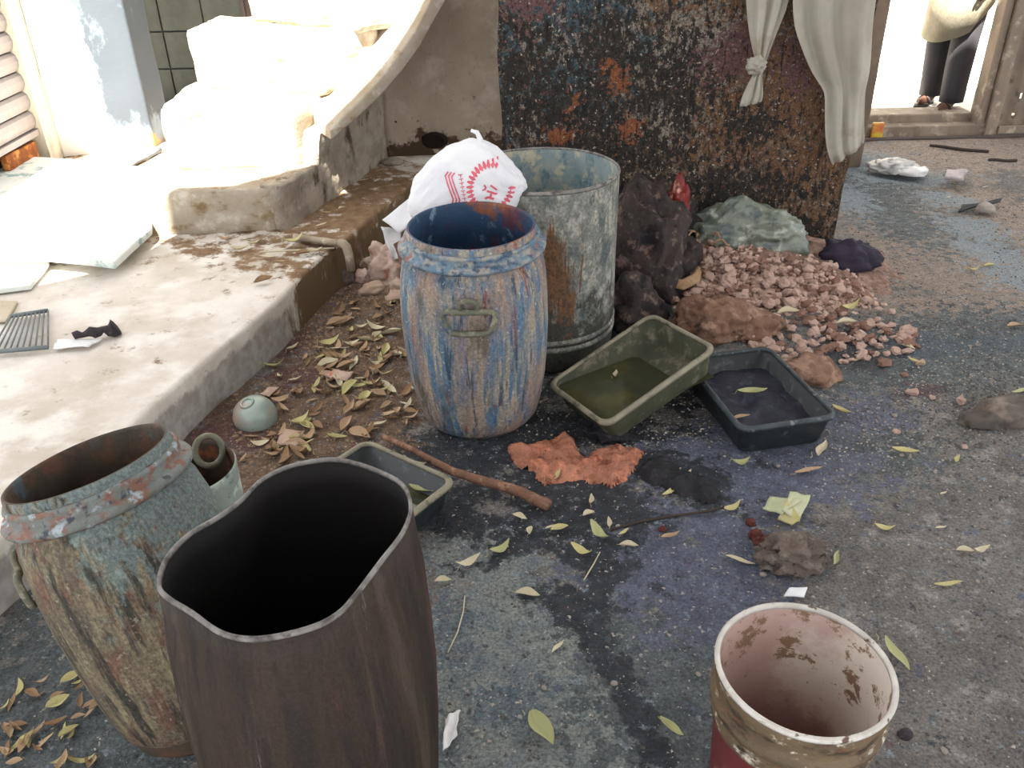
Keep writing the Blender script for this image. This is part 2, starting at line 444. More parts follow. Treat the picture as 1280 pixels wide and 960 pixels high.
s_or2 = [WS(770, 95, .045, .06, .3), WS(715, 125, .012, .07, -.5), WS(785, 155, .05, .05), WS(755, 78, .04, .02), WS(700, 165, .07, .03)]
attr(sw.data, 'mk_a', lambda p: (blobs(p.x, p.z, s_black), blobs(p.x, p.z, s_blue), blobs(p.x, p.z, s_org)))
attr(sw.data, 'mk_b', lambda p: (blobs(p.x, p.z, s_pale), blobs(p.x, p.z, s_pink), blobs(p.x, p.z, s_or2)))

# plaster wall under the stair
c0 = at(482, 196, PZ)
tw = wall_grid('wall_stair', (c0.x, c0.y), (0.75, c0.y + 0.12), PZ - 0.05, 2.4, 0.15, M_taupe, st=0.04, amp=0.006, seed=5.0)
tag(tw, 'taupe plastered wall behind the staircase', kind='structure')
attr(tw.data, 'mk_a', lambda p: (max(0, min(1, 1.1 - (p.z - PZ) / 0.17)), 0, 0))
nh = at_y(543, 176, c0.y)
V, F = rough = None, None
hole_m = mat('niche_shade', '#1d1815', rough=1.0, bump=0.3)  # no recess is cut; near-black colour stands in for the hole's shade
V = []; F = []
ring = []
for k in range(14):
    a = 2 * math.pi * k / 14
    ring.append((nh.x + 0.075 * math.cos(a) * (1 + .25 * N((a, 0, 0), 2)), nh.z + 0.05 * math.sin(a)))
V = [(x, c0.y + 0.01, z) for x, z in ring] + [(x * .8 + nh.x * .2, c0.y - 0.012, z * .8 + nh.z * .2) for x, z in ring]
F = [(i, (i + 1) % 14, 14 + (i + 1) % 14, 14 + i) for i in range(14)] + [tuple(range(14, 28))]
mk('hole_shade_patch', V, F, hole_m, tw, smooth=False)

# left wall, pillar, shutter and the passage
LX = -2.66
lw = rough_box('wall_left', [(LX - 0.25, 5.1), (LX - 0.02, 5.1), (LX, 5.14), (LX, 5.35), (LX - 0.25, 5.35)], PZ - 0.05, 1.85, M_leftwall, cuts=4, amp=0.006, seed=4)
tag(lw, 'cream painted wall between shutter and pillar', kind='structure')
pa, pb = at(82, 194, PZ), at(196, 183, PZ)
pil = rough_box('wall_pillar', [(LX, pa.y - 0.03), (pb.x, pb.y - 0.02), (pb.x, pb.y + 0.3), (LX, pb.y + 0.3)], PZ - 0.05, 2.05, M_pillar, cuts=5, amp=0.006, bev=0.012, seed=3)
tag(pil, 'blue-grey washed pillar beside the dark passage', kind='structure')
px0, px1 = LX, pb.x
def pill(p):
    u = (p.x - px0) / (px1 - px0)
    low = max(0, min(1, 1.2 - (p.z - PZ) / 0.14))
    return (max(0, min(1, (0.50 - u) * 3 + 0.5 + 0.3 * low)), max(0, min(1, (u - 0.2) * 2)) * max(0, min(1, (p.z - PZ) / 0.25)), low * 0.8 * max(0, u - 0.2))
attr(pil.data, 'mk_a', pill)

sh = empty('roller_shutter', (LX - 0.06, 4.2, PZ))
tag(sh, 'pale grey metal roller shutter with horizontal slats in the left wall', 'shutter')
ys0, ys1, sl = -0.85, 0.87, 0.105
prof = [(0.0, 0.0), (0.012, 0.006), (0.024, 0.03), (0.028, 0.055), (0.02, 0.085), (0.004, 0.098), (-0.004, 0.1), (-0.004, 0.0)]
rings = [[(x, y, z) for x, z in prof] for y in (ys0, ys1)]
sme = mk_mesh('slat', *loft(rings, True, True), M_shutter, smooth=False)
for k in range(14):
    put('slat', sme, (0, 0, 0.20 + k * sl), parent=sh)
mk('bottom_rail', *box(-0.01, 0.03, ys0, ys1, 0.165, 0.198), M_shutter, sh, smooth=False)
mk('guide_rail', *box(-0.04, 0.05, ys1, ys1 + 0.03, 0, 1.7), M_leftwall, sh, smooth=False)
rp = rough_box('rusty_plate', [(0.0, 0.45), (0.03, 0.45), (0.03, 0.80), (0.0, 0.80)], 0.0, 0.15, M_rust, sh, cuts=3, amp=0.01, bev=0.004)
rp['label'] = 'rust eaten plate below the bottom rail'
dk = mk('shop_floor_dark', *box(-0.6, -0.05, ys0, ys1, 0, 1.6), M_browndoor, sh, smooth=False)
dk.name = 'backing'

wp = mk('wall_passage', *box(-3.0, -1.0, 6.55, 6.75, 0.1, 2.6), M_grout, smooth=False)
tag(wp, 'tiled wall at the end of the dark passage', kind='structure')
tme = mk_mesh('tile', *box(0.006, 0.294, -0.014, 0.0, 0.006, 0.244), M_tile, smooth=False)
for i in range(4):
    for k in range(7):
        o = put('tile', tme, (-3.0 + i * 0.3, 6.55, PZ + k * 0.25), parent=wp)
pr_ = mk('passage_sun_blocker', *box(-3.1, -1.55, pb.y + 0.02, 6.8, 2.05, 2.2), M_blocker, smooth=False); tag(pr_, 'unseen slab added to keep the passage dark', kind='structure')  # out of view, added so the sun stays off the passage
dr = empty('door_1', (-1.75, 6.5, PZ)); tag(dr, kind='structure')
mk('door_panel', *box(-0.06, 0.9, 0, 0.04, 0, 2.1), M_browndoor, dr, smooth=False)
for xx in (-0.06, 0.12, 0.3):
    mk('door_batten', *box(xx, xx + 0.025, -0.02, 0, 0, 2.1), M_browndoor, dr, smooth=False)

# staircase
st = empty('staircase', (0, 0, 0)); st['label'] = 'sunlit concrete staircase winding up from the platform'; st['category'] = 'staircase'
s1 = [xy(178, 296, PZ), xy(350, 287, PZ), (c0.x - 0.03, c0.y - 0.03), (-1.5, c0.y - 0.03), (-1.72, 4.4)]
f1 = at(352, 287, PZ)
steps = [
    (s1, PZ - 0.02, 0.40),
    ([(-1.62, 4.14), (-1.02, 4.18), (-0.80, 4.62), (-0.80, c0.y - 0.03), (-1.5, c0.y - 0.03), (-1.64, 4.7)], 0.38, 0.70),
    ([(-1.57, 4.58), (-0.86, 4.36), (-0.62, 4.55), (-0.62, c0.y - 0.03), (-1.5, c0.y - 0.03)], 0.68, 0.98),
    ([(-1.30, 4.80), (-0.70, 4.45), (-0.45, 4.60), (-0.45, c0.y - 0.03), (-1.3, c0.y - 0.03)], 0.96, 1.26),
    ([(-1.10, 4.95), (-0.55, 4.52), (-0.2, 4.65), (-0.2, c0.y - 0.03), (-1.1, c0.y - 0.03)], 1.24, 1.54),
]
for i, (poly, z0, z1) in enumerate(steps):
    rough_box('step', poly, z0, z1, M_stair, st, cuts=5, amp=0.018, bev=0.03, seed=i * 3.1, fs=7)
# plastered side below the treads: one panel with a stepped top
sdir = Vector((c0.x - f1.x, c0.y - f1.y, 0)); sl_len = sdir.length - 0.03; sdir.normalize(); snr = Vector((sdir.y, -sdir.x, 0))
sprof = [(0, .405), (.10, .405), (.33, .40), (.335, .55), (.42, .56), (.6, .66), (1.0, .84)]
def side_top(t):
    for (a, za), (b, zb) in zip(sprof, sprof[1:]):
        if a <= t <= b: return za + (zb - za) * (t - a) / (b - a)
    return sprof[-1][1]
V = []; F = []; nx_, nz2 = 60, 22
for k in range(nz2 + 1):
    for i in range(nx_ + 1):
        t_ = i / nx_; zt = side_top(t_); p = Vector((f1.x, f1.y, 0)) + sdir * (sl_len * t_); p.z = PZ - .02 + (zt - PZ + .02) * k / nz2
        V.append(p + snr * (.03 + .014 * FBM(p, 7, 8.0, 4)))
V += [v - snr * .10 for v in V]
n_ = nx_ + 1; off = n_ * (nz2 + 1)
for k in range(nz2):
    for i in range(nx_):
        q = (k * n_ + i, k * n_ + i + 1, (k + 1) * n_ + i + 1, (k + 1) * n_ + i)
        F += [q, tuple(x + off for x in q[::-1])]
bd_ = [i for i in range(n_)] + [k * n_ + nx_ for k in range(1, nz2 + 1)] + [nz2 * n_ + i for i in range(nx_ - 1, -1, -1)] + [k * n_ for k in range(nz2 - 1, 0, -1)]
for a, b in zip(bd_, bd_[1:] + bd_[:1]): F.append((a, a + off, b + off, b))
mk('side_wall', V, F, M_sidewall, st)
# curved sloping curb on the outer side
ctrl = [at_y(412, 162, 4.14), at_y(440, 135, 4.2), at_y(470, 104, 4.28), at_y(500, 66, 4.36), at_y(522, 32, 4.42), at_y(542, -8, 4.48), at_y(575, -70, 4.55), at_y(640, -150, 4.6)]
rings = []
for i, p in enumerate(ctrl):
    t = (ctrl[min(i + 1, len(ctrl) - 1)] - ctrl[max(i - 1, 0)]); hz = Vector((t.x, t.y, 0)).normalized()
    inn = Vector((-hz.y, hz.x, 0))
    w = 0.62
    th = 0.05 + 0.012 * i
    a_ = p - Vector((0, 0, th)); k_ = inn * w
    kv = Vector((k_.x, min(k_.y, c0.y - 0.04 - p.y), 0))
    rings.append([a_, p - Vector((0, 0, .006)), p + inn * 0.012, p + kv + Vector((0, 0, 0.10)), p + kv - Vector((0, 0, th))])
cb = mk('curb', *loft(rings, True, True), M_stair, st)
bevel(cb, 0.006)

# unseen slab added to shade the yard, its edge traced from the shadow line
def blocker_pt(p, rz=4.2): return (p + SUN * ((rz - p.z) / SUN.z)).to_tuple()[:2]
edge = [blocker_pt(at(0, 372, PZ)), blocker_pt(at(140, 338, PZ)), blocker_pt(at(232, 284, PZ)), blocker_pt(at(283, 236, 0.4)), blocker_pt(at(372, 212, 0.41))] + [blocker_pt(p + Vector((-.02, .02, 0))) for p in ctrl]
rpoly = [(-6.5, -1.8)] + edge + [(edge[-1][0] + 0.3, 4.2), (5.2, 4.2), (5.2, -2.2), (-6.5, -2.2)]
rf = mk('sun_blocker', *prism(rpoly, 4.2, 4.35), M_blocker, smooth=False)
tag(rf, 'unseen concrete slab added overhead to shade the yard', kind='structure')

# back wall with the doorway
j0, j1 = at(1050, 205, 0), at(1077, 204, 0)
jb = rough_box('wall_jamb', [(j0.x - 0.8, j0.y), (j1.x, j1.y), (j1.x + 0.02, j1.y + 0.25), (j0.x - 0.8, j0.y + 0.25)], -0.05, 2.2, M_backwall, cuts=5, amp=0.006, seed=12)
tag(jb, 'brown wall end beside the doorway', kind='structure')
dL, dR = at(1082, 170, 0), at(1236, 172, 0)
dy = 0.5 * (dL.y + dR.y)
rw = rough_box('wall_right', [(dR.x + 0.75, dy), (dR.x + 2.4, dy - 0.1), (dR.x + 2.4, dy + 0.2), (dR.x + 0.75, dy + 0.2)], -0.05, 2.1, M_backwall, cuts=5, amp=0.01, seed=15)
tag(rw, 'mud coloured wall right of the doorway', kind='structure')
tf = empty('trim_1', (0, 0, 0)); tag(tf, kind='structure')
bevel(mk('frame_post', *box(dR.x - 0.02, dR.x + 0.06, dy - 0.03, dy + 0.08, -0.03, 2.1), M_frame, tf, smooth=False), 0.006)
bevel(mk('frame_post', *box(dR.x - 0.075, dR.x - 0.022, dy + 0.0, dy + 0.12, 0.06, 2.1), M_frame, tf, smooth=False), 0.006)
bevel(mk('frame_post', *box(dL.x - 0.12, dL.x - 0.02, dy, dy + 0.1, -0.03, 2.1), M_frame, tf, smooth=False), 0.006)
bevel(mk('threshold', *box(dL.x - 0.1, dR.x, dy, dy + 0.1, -0.04, 0.075), M_frame, tf, smooth=False), 0.008)
bevel(mk('threshold_step', *box(dL.x - 0.1, dR.x - 0.06, dy + 0.1, dy + 0.3, -0.04, 0.13), M_frame, tf, smooth=False), 0.01)
bevel(mk('floor_channel', *box(dL.x - 0.1, dR.x + 0.8, dy - 0.09, dy - 0.05, -0.04, 0.018), M_browndoor, tf, smooth=False), 0.004)
# metal leaf right of the opening, with slits where daylight comes through
dlf = empty('door_2', (dR.x + 0.06, dy - 0.01, 0)); tag(dlf, kind='structure')
nx, nz_ = 36, 110
holes = {(5, 22), (5, 23), (5, 24), (6, 22), (4, 40), (4, 41), (6, 46), (6, 47), (5, 12), (5, 13), (20, 30), (20, 31), (4, 5), (4, 6)}
V = [(0.7 * i / nx, 0.012 * math.sin(i * 0.9), 0.02 + 2.05 * k / nz_) for k in range(nz_ + 1) for i in range(nx + 1)]
F = [(k * (nx + 1) + i, k * (nx + 1) + i + 1, (k + 1) * (nx + 1) + i + 1, (k + 1) * (nx + 1) + i) for k in range(nz_) for i in range(nx) if (i, k) not in holes]
lf = mk('leaf_sheet', V, F, M_leafdoor, dlf)
sm = lf.modifiers.new('solid', 'SOLIDIFY'); sm.thickness = 0.006
bevel(mk('leaf_rail', *box(0, 0.7, -0.035, -0.012, 0.02, 0.07), M_frame, dlf, smooth=False), 0.004)

# outside
og = mk('floor_outside', *grid_xy(-2, 12, dy + 0.12, 22, 0.5, lambda x, y: 0.10), M_outside)
tag(og, 'bright sunlit ground outside the doorway', kind='structure')
ow = mk('wall_outside', *box(-2, 12, 12, 12.3, 0.0, 4.0), M_outwall, smooth=False)
tag(ow, 'bright pale wall across the lane outside', kind='structure')

# ---------------------------------------------------------------- object materials
M_bluedrum = mat('blue_drum', '#5d6d79', base2='#40586c', bs=(9, 9, 2), rough=0.62, bump=0.9, bscale=(70, 70, 30), grain=0.3, gs=120, layers=[
    dict(c='#8f8b7d', c2='#9c8c7a', s=(26, 26, 3.2), t=0.49, w=0.10),
    dict(c='#4d6a84', s=(50, 50, 4), t=0.54, w=0.07),
    dict(c='#8a7060', c2='#957a68', s=(8, 8, 3.0), t=0.54, w=0.12, k=0.8),
    dict(c='#2b3d4e', s=(40, 40, 4), t=0.60, w=0.04, k=0.8),
    dict(c='#4a4a40', s=(12, 12, 4), t=0.62, w=0.06, k=0.8),
    dict(c='#7a3a2c', s=(26, 26, 1.6), t=0.66, w=0.04, k=0.8),
    dict(c='#b8b4a8', s=70, t=0.66, w=0.04, d=3.0, k=0.6)])
M_blueinside = mat('blue_drum_inside', '#2f4761', base2='#253a52', bs=8, rough=0.6, bump=0.4, layers=[
    dict(c='#7d4a32', s=(6, 6, 5), t=0.60, w=0.05), dict(c='#5d2f38', s=(10, 10, 4), t=0.61, w=0.06), dict(c='#6f8496', s=(16, 16, 10), t=0.63, w=0.05)])
M_bluecollar = mat('blue_collar', '#4f6a80', base2='#62757f', bs=9, rough=0.55, bump=0.4, layers=[
    dict(c='#8f8a80', s=(34, 34, 44), t=0.53, w=0.10), dict(c='#7a4f45', s=(18, 18, 26), t=0.60, w=0.07), dict(c='#34465a', s=(34, 34, 40), t=0.56, w=0.08)])
M_handle = mat('drum_handle', '#6d6a58', base2='#57584d', bs=20, rough=0.7, bump=0.5, layers=[dict(c='#8a8672', s=40, t=0.58, w=0.06), dict(c='#3f5468', s=20, t=0.62, w=0.05)])
M_greydrum = mat('grey_drum', '#7a7971', base2='#676a64', bs=(9, 9, 6), rough=0.7, bump=0.8, bscale=(50, 50, 35), grain=0.35, gs=90, layers=[
    dict(c='#98958b', s=(30, 30, 20), t=0.54, w=0.10),
    dict(c='#4e5655', s=(10, 10, 6), t=0.58, w=0.08),
    dict(c='#4f3c2c', c2='#6b4a30', s=(22, 22, 2.5), mask=('mk_a', 0), amp=1.6, t=0.5, w=0.2),
    dict(c='#3c3b35', s=(12, 12, 12), mask=('mk_a', 1), amp=0.8, t=0.5, w=0.15),
    dict(c='#30302c', s=(60, 60, 20), t=0.64, w=0.05, k=0.7)])
M_greyinside = mat('grey_drum_inside', '#8d9490', base2='#6f7f82', bs=8, rough=0.7, bump=0.4, layers=[
    dict(c='#3c5f6e', s=(7, 7, 5), t=0.54, w=0.06), dict(c='#a9a38f', s=16, t=0.56, w=0.07), dict(c='#8d6a52', s=(5, 5, 2), t=0.66, w=0.05)])
M_leftdrum = mat('left_drum', '#6f6350', base2='#595145', bs=(14, 14, 6), rough=0.65, bump=0.9, bscale=(70, 70, 30), grain=0.4, gs=110, layers=[
    dict(c='#66736f', c2='#75807b', s=(12, 12, 8), mask=('mk_a', 0), amp=1.2, t=0.5, w=0.12),
    dict(c='#7f745c', s=(40, 40, 6), t=0.55, w=0.08),
    dict(c='#64453a', s=(18, 18, 9), t=0.57, w=0.08, k=.8),
    dict(c='#2d2c28', s=(30, 30, 5), t=0.57, w=0.06, k=0.9),
    dict(c='#66706f', s=(18, 18, 14), mask=('mk_a', 1), amp=0.9, t=0.62, w=0.06),
    dict(c='#99927f', s=60, t=0.66, w=0.04, d=3.0, k=0.6)])
M_leftinside = mat('left_drum_inside', '#4a4035', base2='#3a332b', bs=9, rough=0.7, bump=0.5, layers=[
    dict(c='#5a3f30', s=12, t=0.57, w=0.07), dict(c='#47555a', s=9, t=0.62, w=0.06)])
M_leftcollar = mat('left_collar', '#737a78', base2='#66655e', bs=9, rough=0.6, bump=0.6, bscale=70, layers=[
    dict(c='#7a5648', s=(15, 15, 30), t=0.53, w=0.06), dict(c='#9aa6aa', s=25, t=0.60, w=0.05), dict(c='#3d4048', s=30, t=0.60, w=0.05), dict(c='#557084', s=16, t=0.66, w=0.05)])
M_darkdrum = mat('dark_drum', '#352b24', base2='#271f1a', bs=(9, 9, 1.5), rough=0.62, grain=0.25, bump=0.6, bscale=(60, 60, 9), spec=0.2, layers=[
    dict(c='#463b33', s=(18, 18, 1.6), t=0.57, w=0.08, k=0.7),
    dict(c='#4a2d29', s=(12, 12, 1.8), t=0.60, w=0.08, k=0.8),
    dict(c='#262120', s=(26, 26, 1.6), t=0.57, w=0.07, k=0.9),
    dict(c='#86807c', s=(50, 50, 3), t=0.69, w=0.03, k=0.7)])
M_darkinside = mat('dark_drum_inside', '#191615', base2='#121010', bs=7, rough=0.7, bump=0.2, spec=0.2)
M_cutedge = mat('cut_edge', '#827e7a', base2='#5f5b58', bs=30, rough=0.7, bump=0.5, layers=[dict(c='#4a4543', s=28, t=0.58, w=0.06)])
M_pail = mat('old_pail', '#8a978f', base2='#7c7f74', bs=9, rough=0.6, bump=0.4, layers=[dict(c='#8a5a3c', s=9, t=0.62, w=0.06), dict(c='#b0b4a8', s=22, t=0.6, w=0.05), dict(c='#4b5a5c', s=16, t=0.62, w=0.05)])
M_pailinside = mat('old_pail_inside', '#3b342d', base2='#4c3a2c', bs=9, rough=0.7, bump=0.3, layers=[dict(c='#8a4c2c', s=9, t=0.60, w=0.06)])
M_bucketred = mat('bucket_red', '#6e2f30', base2='#5e2a2c', bs=5, rough=0.45, bump=0.15, layers=[dict(c='#8b6a5a', s=14, t=0.64, w=0.06)])
M_bucketband = mat('bucket_band', '#6b5a45', base2='#57493a', bs=(12, 12, 25), rough=0.55, bump=0.4, layers=[
    dict(c='#c9c0ae', s=(24, 24, 40), t=0.60, w=0.05), dict(c='#3b3126', s=(14, 14, 30), t=0.57, w=0.06), dict(c='#8a4b38', s=(9, 9, 20), t=0.62, w=0.05)])
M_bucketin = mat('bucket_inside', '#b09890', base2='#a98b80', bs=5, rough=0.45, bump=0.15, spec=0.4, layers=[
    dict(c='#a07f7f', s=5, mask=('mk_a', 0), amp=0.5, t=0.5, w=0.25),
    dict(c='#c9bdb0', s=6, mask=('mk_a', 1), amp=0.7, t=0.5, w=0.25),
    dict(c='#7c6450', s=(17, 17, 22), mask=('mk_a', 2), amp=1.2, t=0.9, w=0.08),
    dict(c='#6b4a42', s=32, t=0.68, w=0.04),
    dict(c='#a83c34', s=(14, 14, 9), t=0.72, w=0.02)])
M_bucketrim = mat('bucket_rim', '#c4bfb8', base2='#aaa49c', bs=20, rough=0.4, bump=0.3, layers=[
    dict(c='#5a463a', s=(38, 38, 38), t=0.62, w=0.04), dict(c='#a04a40', s=14, t=0.68, w=0.04)])
M_greentray = mat('green_tray', '#4a4a3a', base2='#3d3f32', bs=8, rough=0.55, bump=0.2, layers=[dict(c='#6d6857', s=18, t=0.58, w=0.08)])
M_trayrim = mat('tray_rim', '#8a8370', base2='#757060', bs=14, rough=0.6, bump=0.3, layers=[dict(c='#4d4c40', s=18, t=0.60, w=0.06)])
M_blacktray = mat('black_tray', '#23272a', base2='#1b1f22', bs=10, rough=0.45, bump=0.2, spec=0.5, layers=[dict(c='#3c4347', s=30, t=0.62, w=0.06)])
M_blackrim = mat('black_tray_rim', '#3c4347', base2='#2d3336', bs=16, rough=0.5, bump=0.2, layers=[dict(c='#6a7173', s=40, t=0.63, w=0.05)])
M_water = mat('murky_water', '#35382a', base2='#3f402c', bs=3, rough=0.08, bump=0.02, bscale=8, spec=0.5, layers=[dict(c='#4f4c2c', s=5, t=0.58, w=0.1)])
M_sludge = mat('dye_sludge', '#2a2a36', base2='#22222c', bs=6, rough=0.6, bump=0.8, bscale=50, layers=[dict(c='#3d3d4c', s=20, t=0.6, w=0.08)])
M_blacksludge = mat('black_sludge', '#1b181c', base2='#141216', bs=8, rough=0.6, bump=0.9, bscale=60, layers=[dict(c='#34303a', s=25, t=0.62, w=0.06)])
M_clay = mat('orange_clay', '#ac765f', base2='#8f5a46', bs=16, rough=0.75, grain=.2, bump=1.0, bscale=45, layers=[dict(c='#c27c60', s=20, t=0.58, w=0.08), dict(c='#6e3c2c', s=22, t=0.59, w=0.06)])
M_stick = mat('peeled_stick', '#7b5a48', base2='#65483a', bs=(20, 20, 20), rough=0.8, bump=0.7, bscale=70, layers=[dict(c='#93705a', s=28, t=0.57, w=0.07), dict(c='#3f2c24', s=18, t=0.63, w=0.05)])
M_bagwhite = mat('white_bag', '#e9e8ea', base2='#dcdbe0', bs=6, rough=0.5, bump=0.25, bscale=(30, 30, 30), backlight=0.25)
M_film = mat('film', '#b9b7b4', base2='#9c9a98', bs=9, rough=0.4, bump=0.5, bscale=30, layers=[dict(c='#80807e', s=16, t=0.58, w=0.08)])
M_redprint = mat('red_print', '#c24a5a', base2='#cf6674', bs=30, rough=0.6, bump=0.0)
M_cloth = mat('white_cloth', '#c2bcb0', base2='#aea799', bs=4, rough=0.9, bump=0.25, bscale=120, backlight=0.35, layers=[dict(c='#a99d8a', s=6, t=0.66, w=0.08)])
M_plastic = mat('clear_plastic', '#757a6c', base2='#5b645c', bs=8, rough=0.3, bump=0.5, bscale=25, spec=0.6, layers=[
    dict(c='#a3a698', s=18, t=0.60, w=0.07), dict(c='#374242', s=11, t=0.56, w=0.09), dict(c='#8a6f50', s=10, t=0.65, w=0.05)])
M_purple = mat('dark_rag', '#2b2424', base2='#3d322f', bs=9, rough=0.8, bump=0.8, bscale=30, layers=[dict(c='#6b5750', s=22, t=0.60, w=0.07), dict(c='#171418', s=10, t=0.56, w=0.06)])
M_violet = mat('violet_rag', '#2c2433', base2='#221c2a', bs=9, rough=0.7, bump=0.6)
M_redfoil = mat('red_foil', '#7a2a26', base2='#5c201e', bs=9, rough=0.4, bump=0.4, layers=[dict(c='#c99a84', s=14, t=0.62, w=0.06)])
M_chunk = mat('rubble_chunk', '#bfa092', base2='#ac8c7d', bs=18, rough=0.9, bump=0.6, bscale=60, coord='Object', layers=[dict(c='#cdb5a6', s=22, t=0.55, w=0.08), dict(c='#6f4f42', s=20, t=0.63, w=0.06)])
M_chunk2 = mat('rubble_chunk_dark', '#8a6656', base2='#75564a', bs=18, rough=0.9, bump=0.6, bscale=60, layers=[dict(c='#a98a7a', s=22, t=0.58, w=0.08)])
M_heap = mat('rubble_heap', '#977a6c', base2='#7c6256', bs=18, rough=0.95, bump=1.0, bscale=50, bdist=0.02, layers=[dict(c='#a88c7d', s=28, t=0.56, w=0.08), dict(c='#46342d', s=24, t=0.60, w=0.07)])
M_lump = mat('brown_lump', '#80614f', base2='#6b4e40', bs=9, rough=0.85, bump=0.9, bscale=26, bdist=0.02, layers=[dict(c='#9b7d6c', s=14, t=0.58, w=0.08), dict(c='#4a3830', s=12, t=0.63, w=0.06)])
M_fibre = mat('tan_fibre', '#a88a6c', base2='#917457', bs=20, rough=0.9, bump=0.7)
M_stone = mat('porous_stone', '#7a6c64', base2='#5e524b', bs=12, rough=0.95, bump=1.0, bscale=55, bdist=0.02, layers=[dict(c='#2e2825', s=38, t=0.63, w=0.04), dict(c='#8d827a', s=22, t=0.6, w=0.08)])
M_pebble = mat('pebble', '#9a9088', base2='#857b74', bs=16, rough=0.9, bump=0.4)
M_redlump = mat('red_clod', '#5f3028', base2='#4b2822', bs=20, rough=0.9, bump=0.9)
M_pot = mat('glazed_pot', '#8d9990', base2='#7a8880', bs=9, rough=0.3, bump=0.15, spec=0.6, layers=[dict(c='#9c8d80', s=9, t=0.58, w=0.08)])
M_card = mat('dirty_card', '#b8a294', base2='#9a8172', bs=14, rough=0.8, bump=0.2, layers=[dict(c='#a8604f', s=16, t=0.63, w=0.05)])
M_card2 = mat('tan_tile_card', '#a8907e', base2='#957c6c', bs=14, rough=0.85, bump=0.2)
M_paper = mat('white_paper', '#d9d7d6', base2='#c8c6c6', bs=12, rough=0.8, bump=0.3)
M_char = mat('charred_wood', '#3a3438', base2='#2a2528', bs=(9, 9, 9), rough=0.85, bump=0.9, layers=[dict(c='#5d5458', s=30, t=0.62, w=0.06)])
M_pipe = mat('grey_pipe', '#a2937f', base2='#8a7b69', bs=14, rough=0.7, bump=0.3, layers=[dict(c='#c1b6a6', s=20, t=0.6, w=0.07)])
M_board = mat('white_board', '#d9dcd6', base2='#cdd2cc', bs=4, rough=0.75, bump=0.3, layers=[dict(c='#8fa5a4', s=(9, 9, 9), t=0.62, w=0.05), dict(c='#8898b0', s=3.5, t=0.64, w=0.08)])
M_grille = mat('grille_metal', '#5c666a', base2='#6d7274', bs=20, rough=0.6, bump=0.3)
M_panel = mat('pale_panel', '#b8ac98', base2='#a99c88', bs=5, rough=0.85, bump=0.2)
M_leafY = mat('leaf_yellow', '#c2b889', base2='#aea46c', bs=25, rough=0.6, bump=0.2, backlight=0.1)
M_leafG = mat('leaf_green', '#a0a27c', base2='#a9a670', bs=25, rough=0.6, bump=0.2, backlight=0.1)
M_leafP = mat('leaf_pale', '#c9bfa4', base2='#bbae92', bs=25, rough=0.7, bump=0.2, backlight=0.1)
M_leafB = mat('leaf_brown', '#b39a7c', base2='#9c7f63', bs=25, rough=0.75, bump=0.3)
M_leafD = mat('leaf_dark', '#85694f', base2='#947759', bs=25, rough=0.8, bump=0.3)
M_skin = mat('skin', '#5a3d30', base2='#523629', bs=12, rough=0.6, bump=0.1)
M_trouser = mat('trousers', '#3b3a3e', base2='#323136', bs=(9, 9, 3), rough=0.85, bump=0.2)
M_kurta = mat('knit_shirt', '#948e7c', base2='#857f6e', bs=10, rough=0.9, bump=0.4, bscale=(150, 150, 40), backlight=0.1)
M_hair = mat('hair', '#181413', rough=0.6, bump=0.4)
M_sandal = mat('sandal', '#2d2826', base2='#3d3633', bs=20, rough=0.7, bump=0.2)
M_match = mat('matchbox', '#a89f9f', base2='#94878a', bs=14, rough=0.7, bump=0.1)
M_yellowp = mat('yellow_packet', '#c9b23a', base2='#b85a3a', bs=(10, 10, 26), rough=0.5, bump=0.2)
M_blackp = mat('black_plastic', '#22262a', rough=0.6, bump=0.4)
M_greycloth = mat('grey_rag', '#5f564f', base2='#4d4640', bs=9, rough=0.9, bump=0.5, bscale=50, layers=[dict(c='#7a6c62', s=12, t=0.6, w=0.08)])
M_rope = mat('rope', '#8a7c66', rough=0.9, bump=0.3)
M_twig = mat('twig', '#3b322c', rough=0.9, bump=0.4)

# ---------------------------------------------------------------- drums
def shell(prof_out, prof_in, n=72, wob=0.0, seed=0.0):
    """outer wall bottom-to-top, then inner wall top-to-bottom: one closed vessel"""
    V, F = loft(lathe(prof_out + prof_in, n, wob, seed), True, True)
    return V, F

def two_mats(o, m2, test):
    o.data.materials.append(m2)
    for p in o.data.polygons:
        if test(p): p.material_index = 1

def drop_handle(parent, R, z, ang, m, w=0.155, h=0.085, loc_only=False):
    """embossed trapezoid carrying handle bent round the drum"""
    def on(u, v, lift): a = ang + u / R; return (math.cos(a) * (R + lift), math.sin(a) * (R + lift), z + v)
    pts = []
    prof = [(-w / 2, h * .30), (-w / 2, h * .05), (-w * .40, -h * .40), (-w * .33, -h * .5), (w * .33, -h * .5), (w * .40, -h * .40), (w / 2, h * .05), (w / 2, h * .30), (w * .42, h * .42), (w * .15, h * .42), (-w * .15, h * .42), (-w * .42, h * .42)]
    pts = [on(u, v, 0.014) for u, v in prof]
    hd = mk('handle', *tube(pts, 0.011, 8, closed=True), m, parent)
    s = hd.modifiers.new('s', 'SUBSURF'); s.levels = 1; s.render_levels = 1
    lug = [on(u, v, 0.010) for u, v in [(-w * .16, h * .42), (-w * .16, h * .75), (-w * .06, h * .85), (w * .06, h * .85), (w * .16, h * .75), (w * .16, h * .42)]]
    mk('handle_lug', *tube(lug, 0.009, 8), m, hd)
    return hd

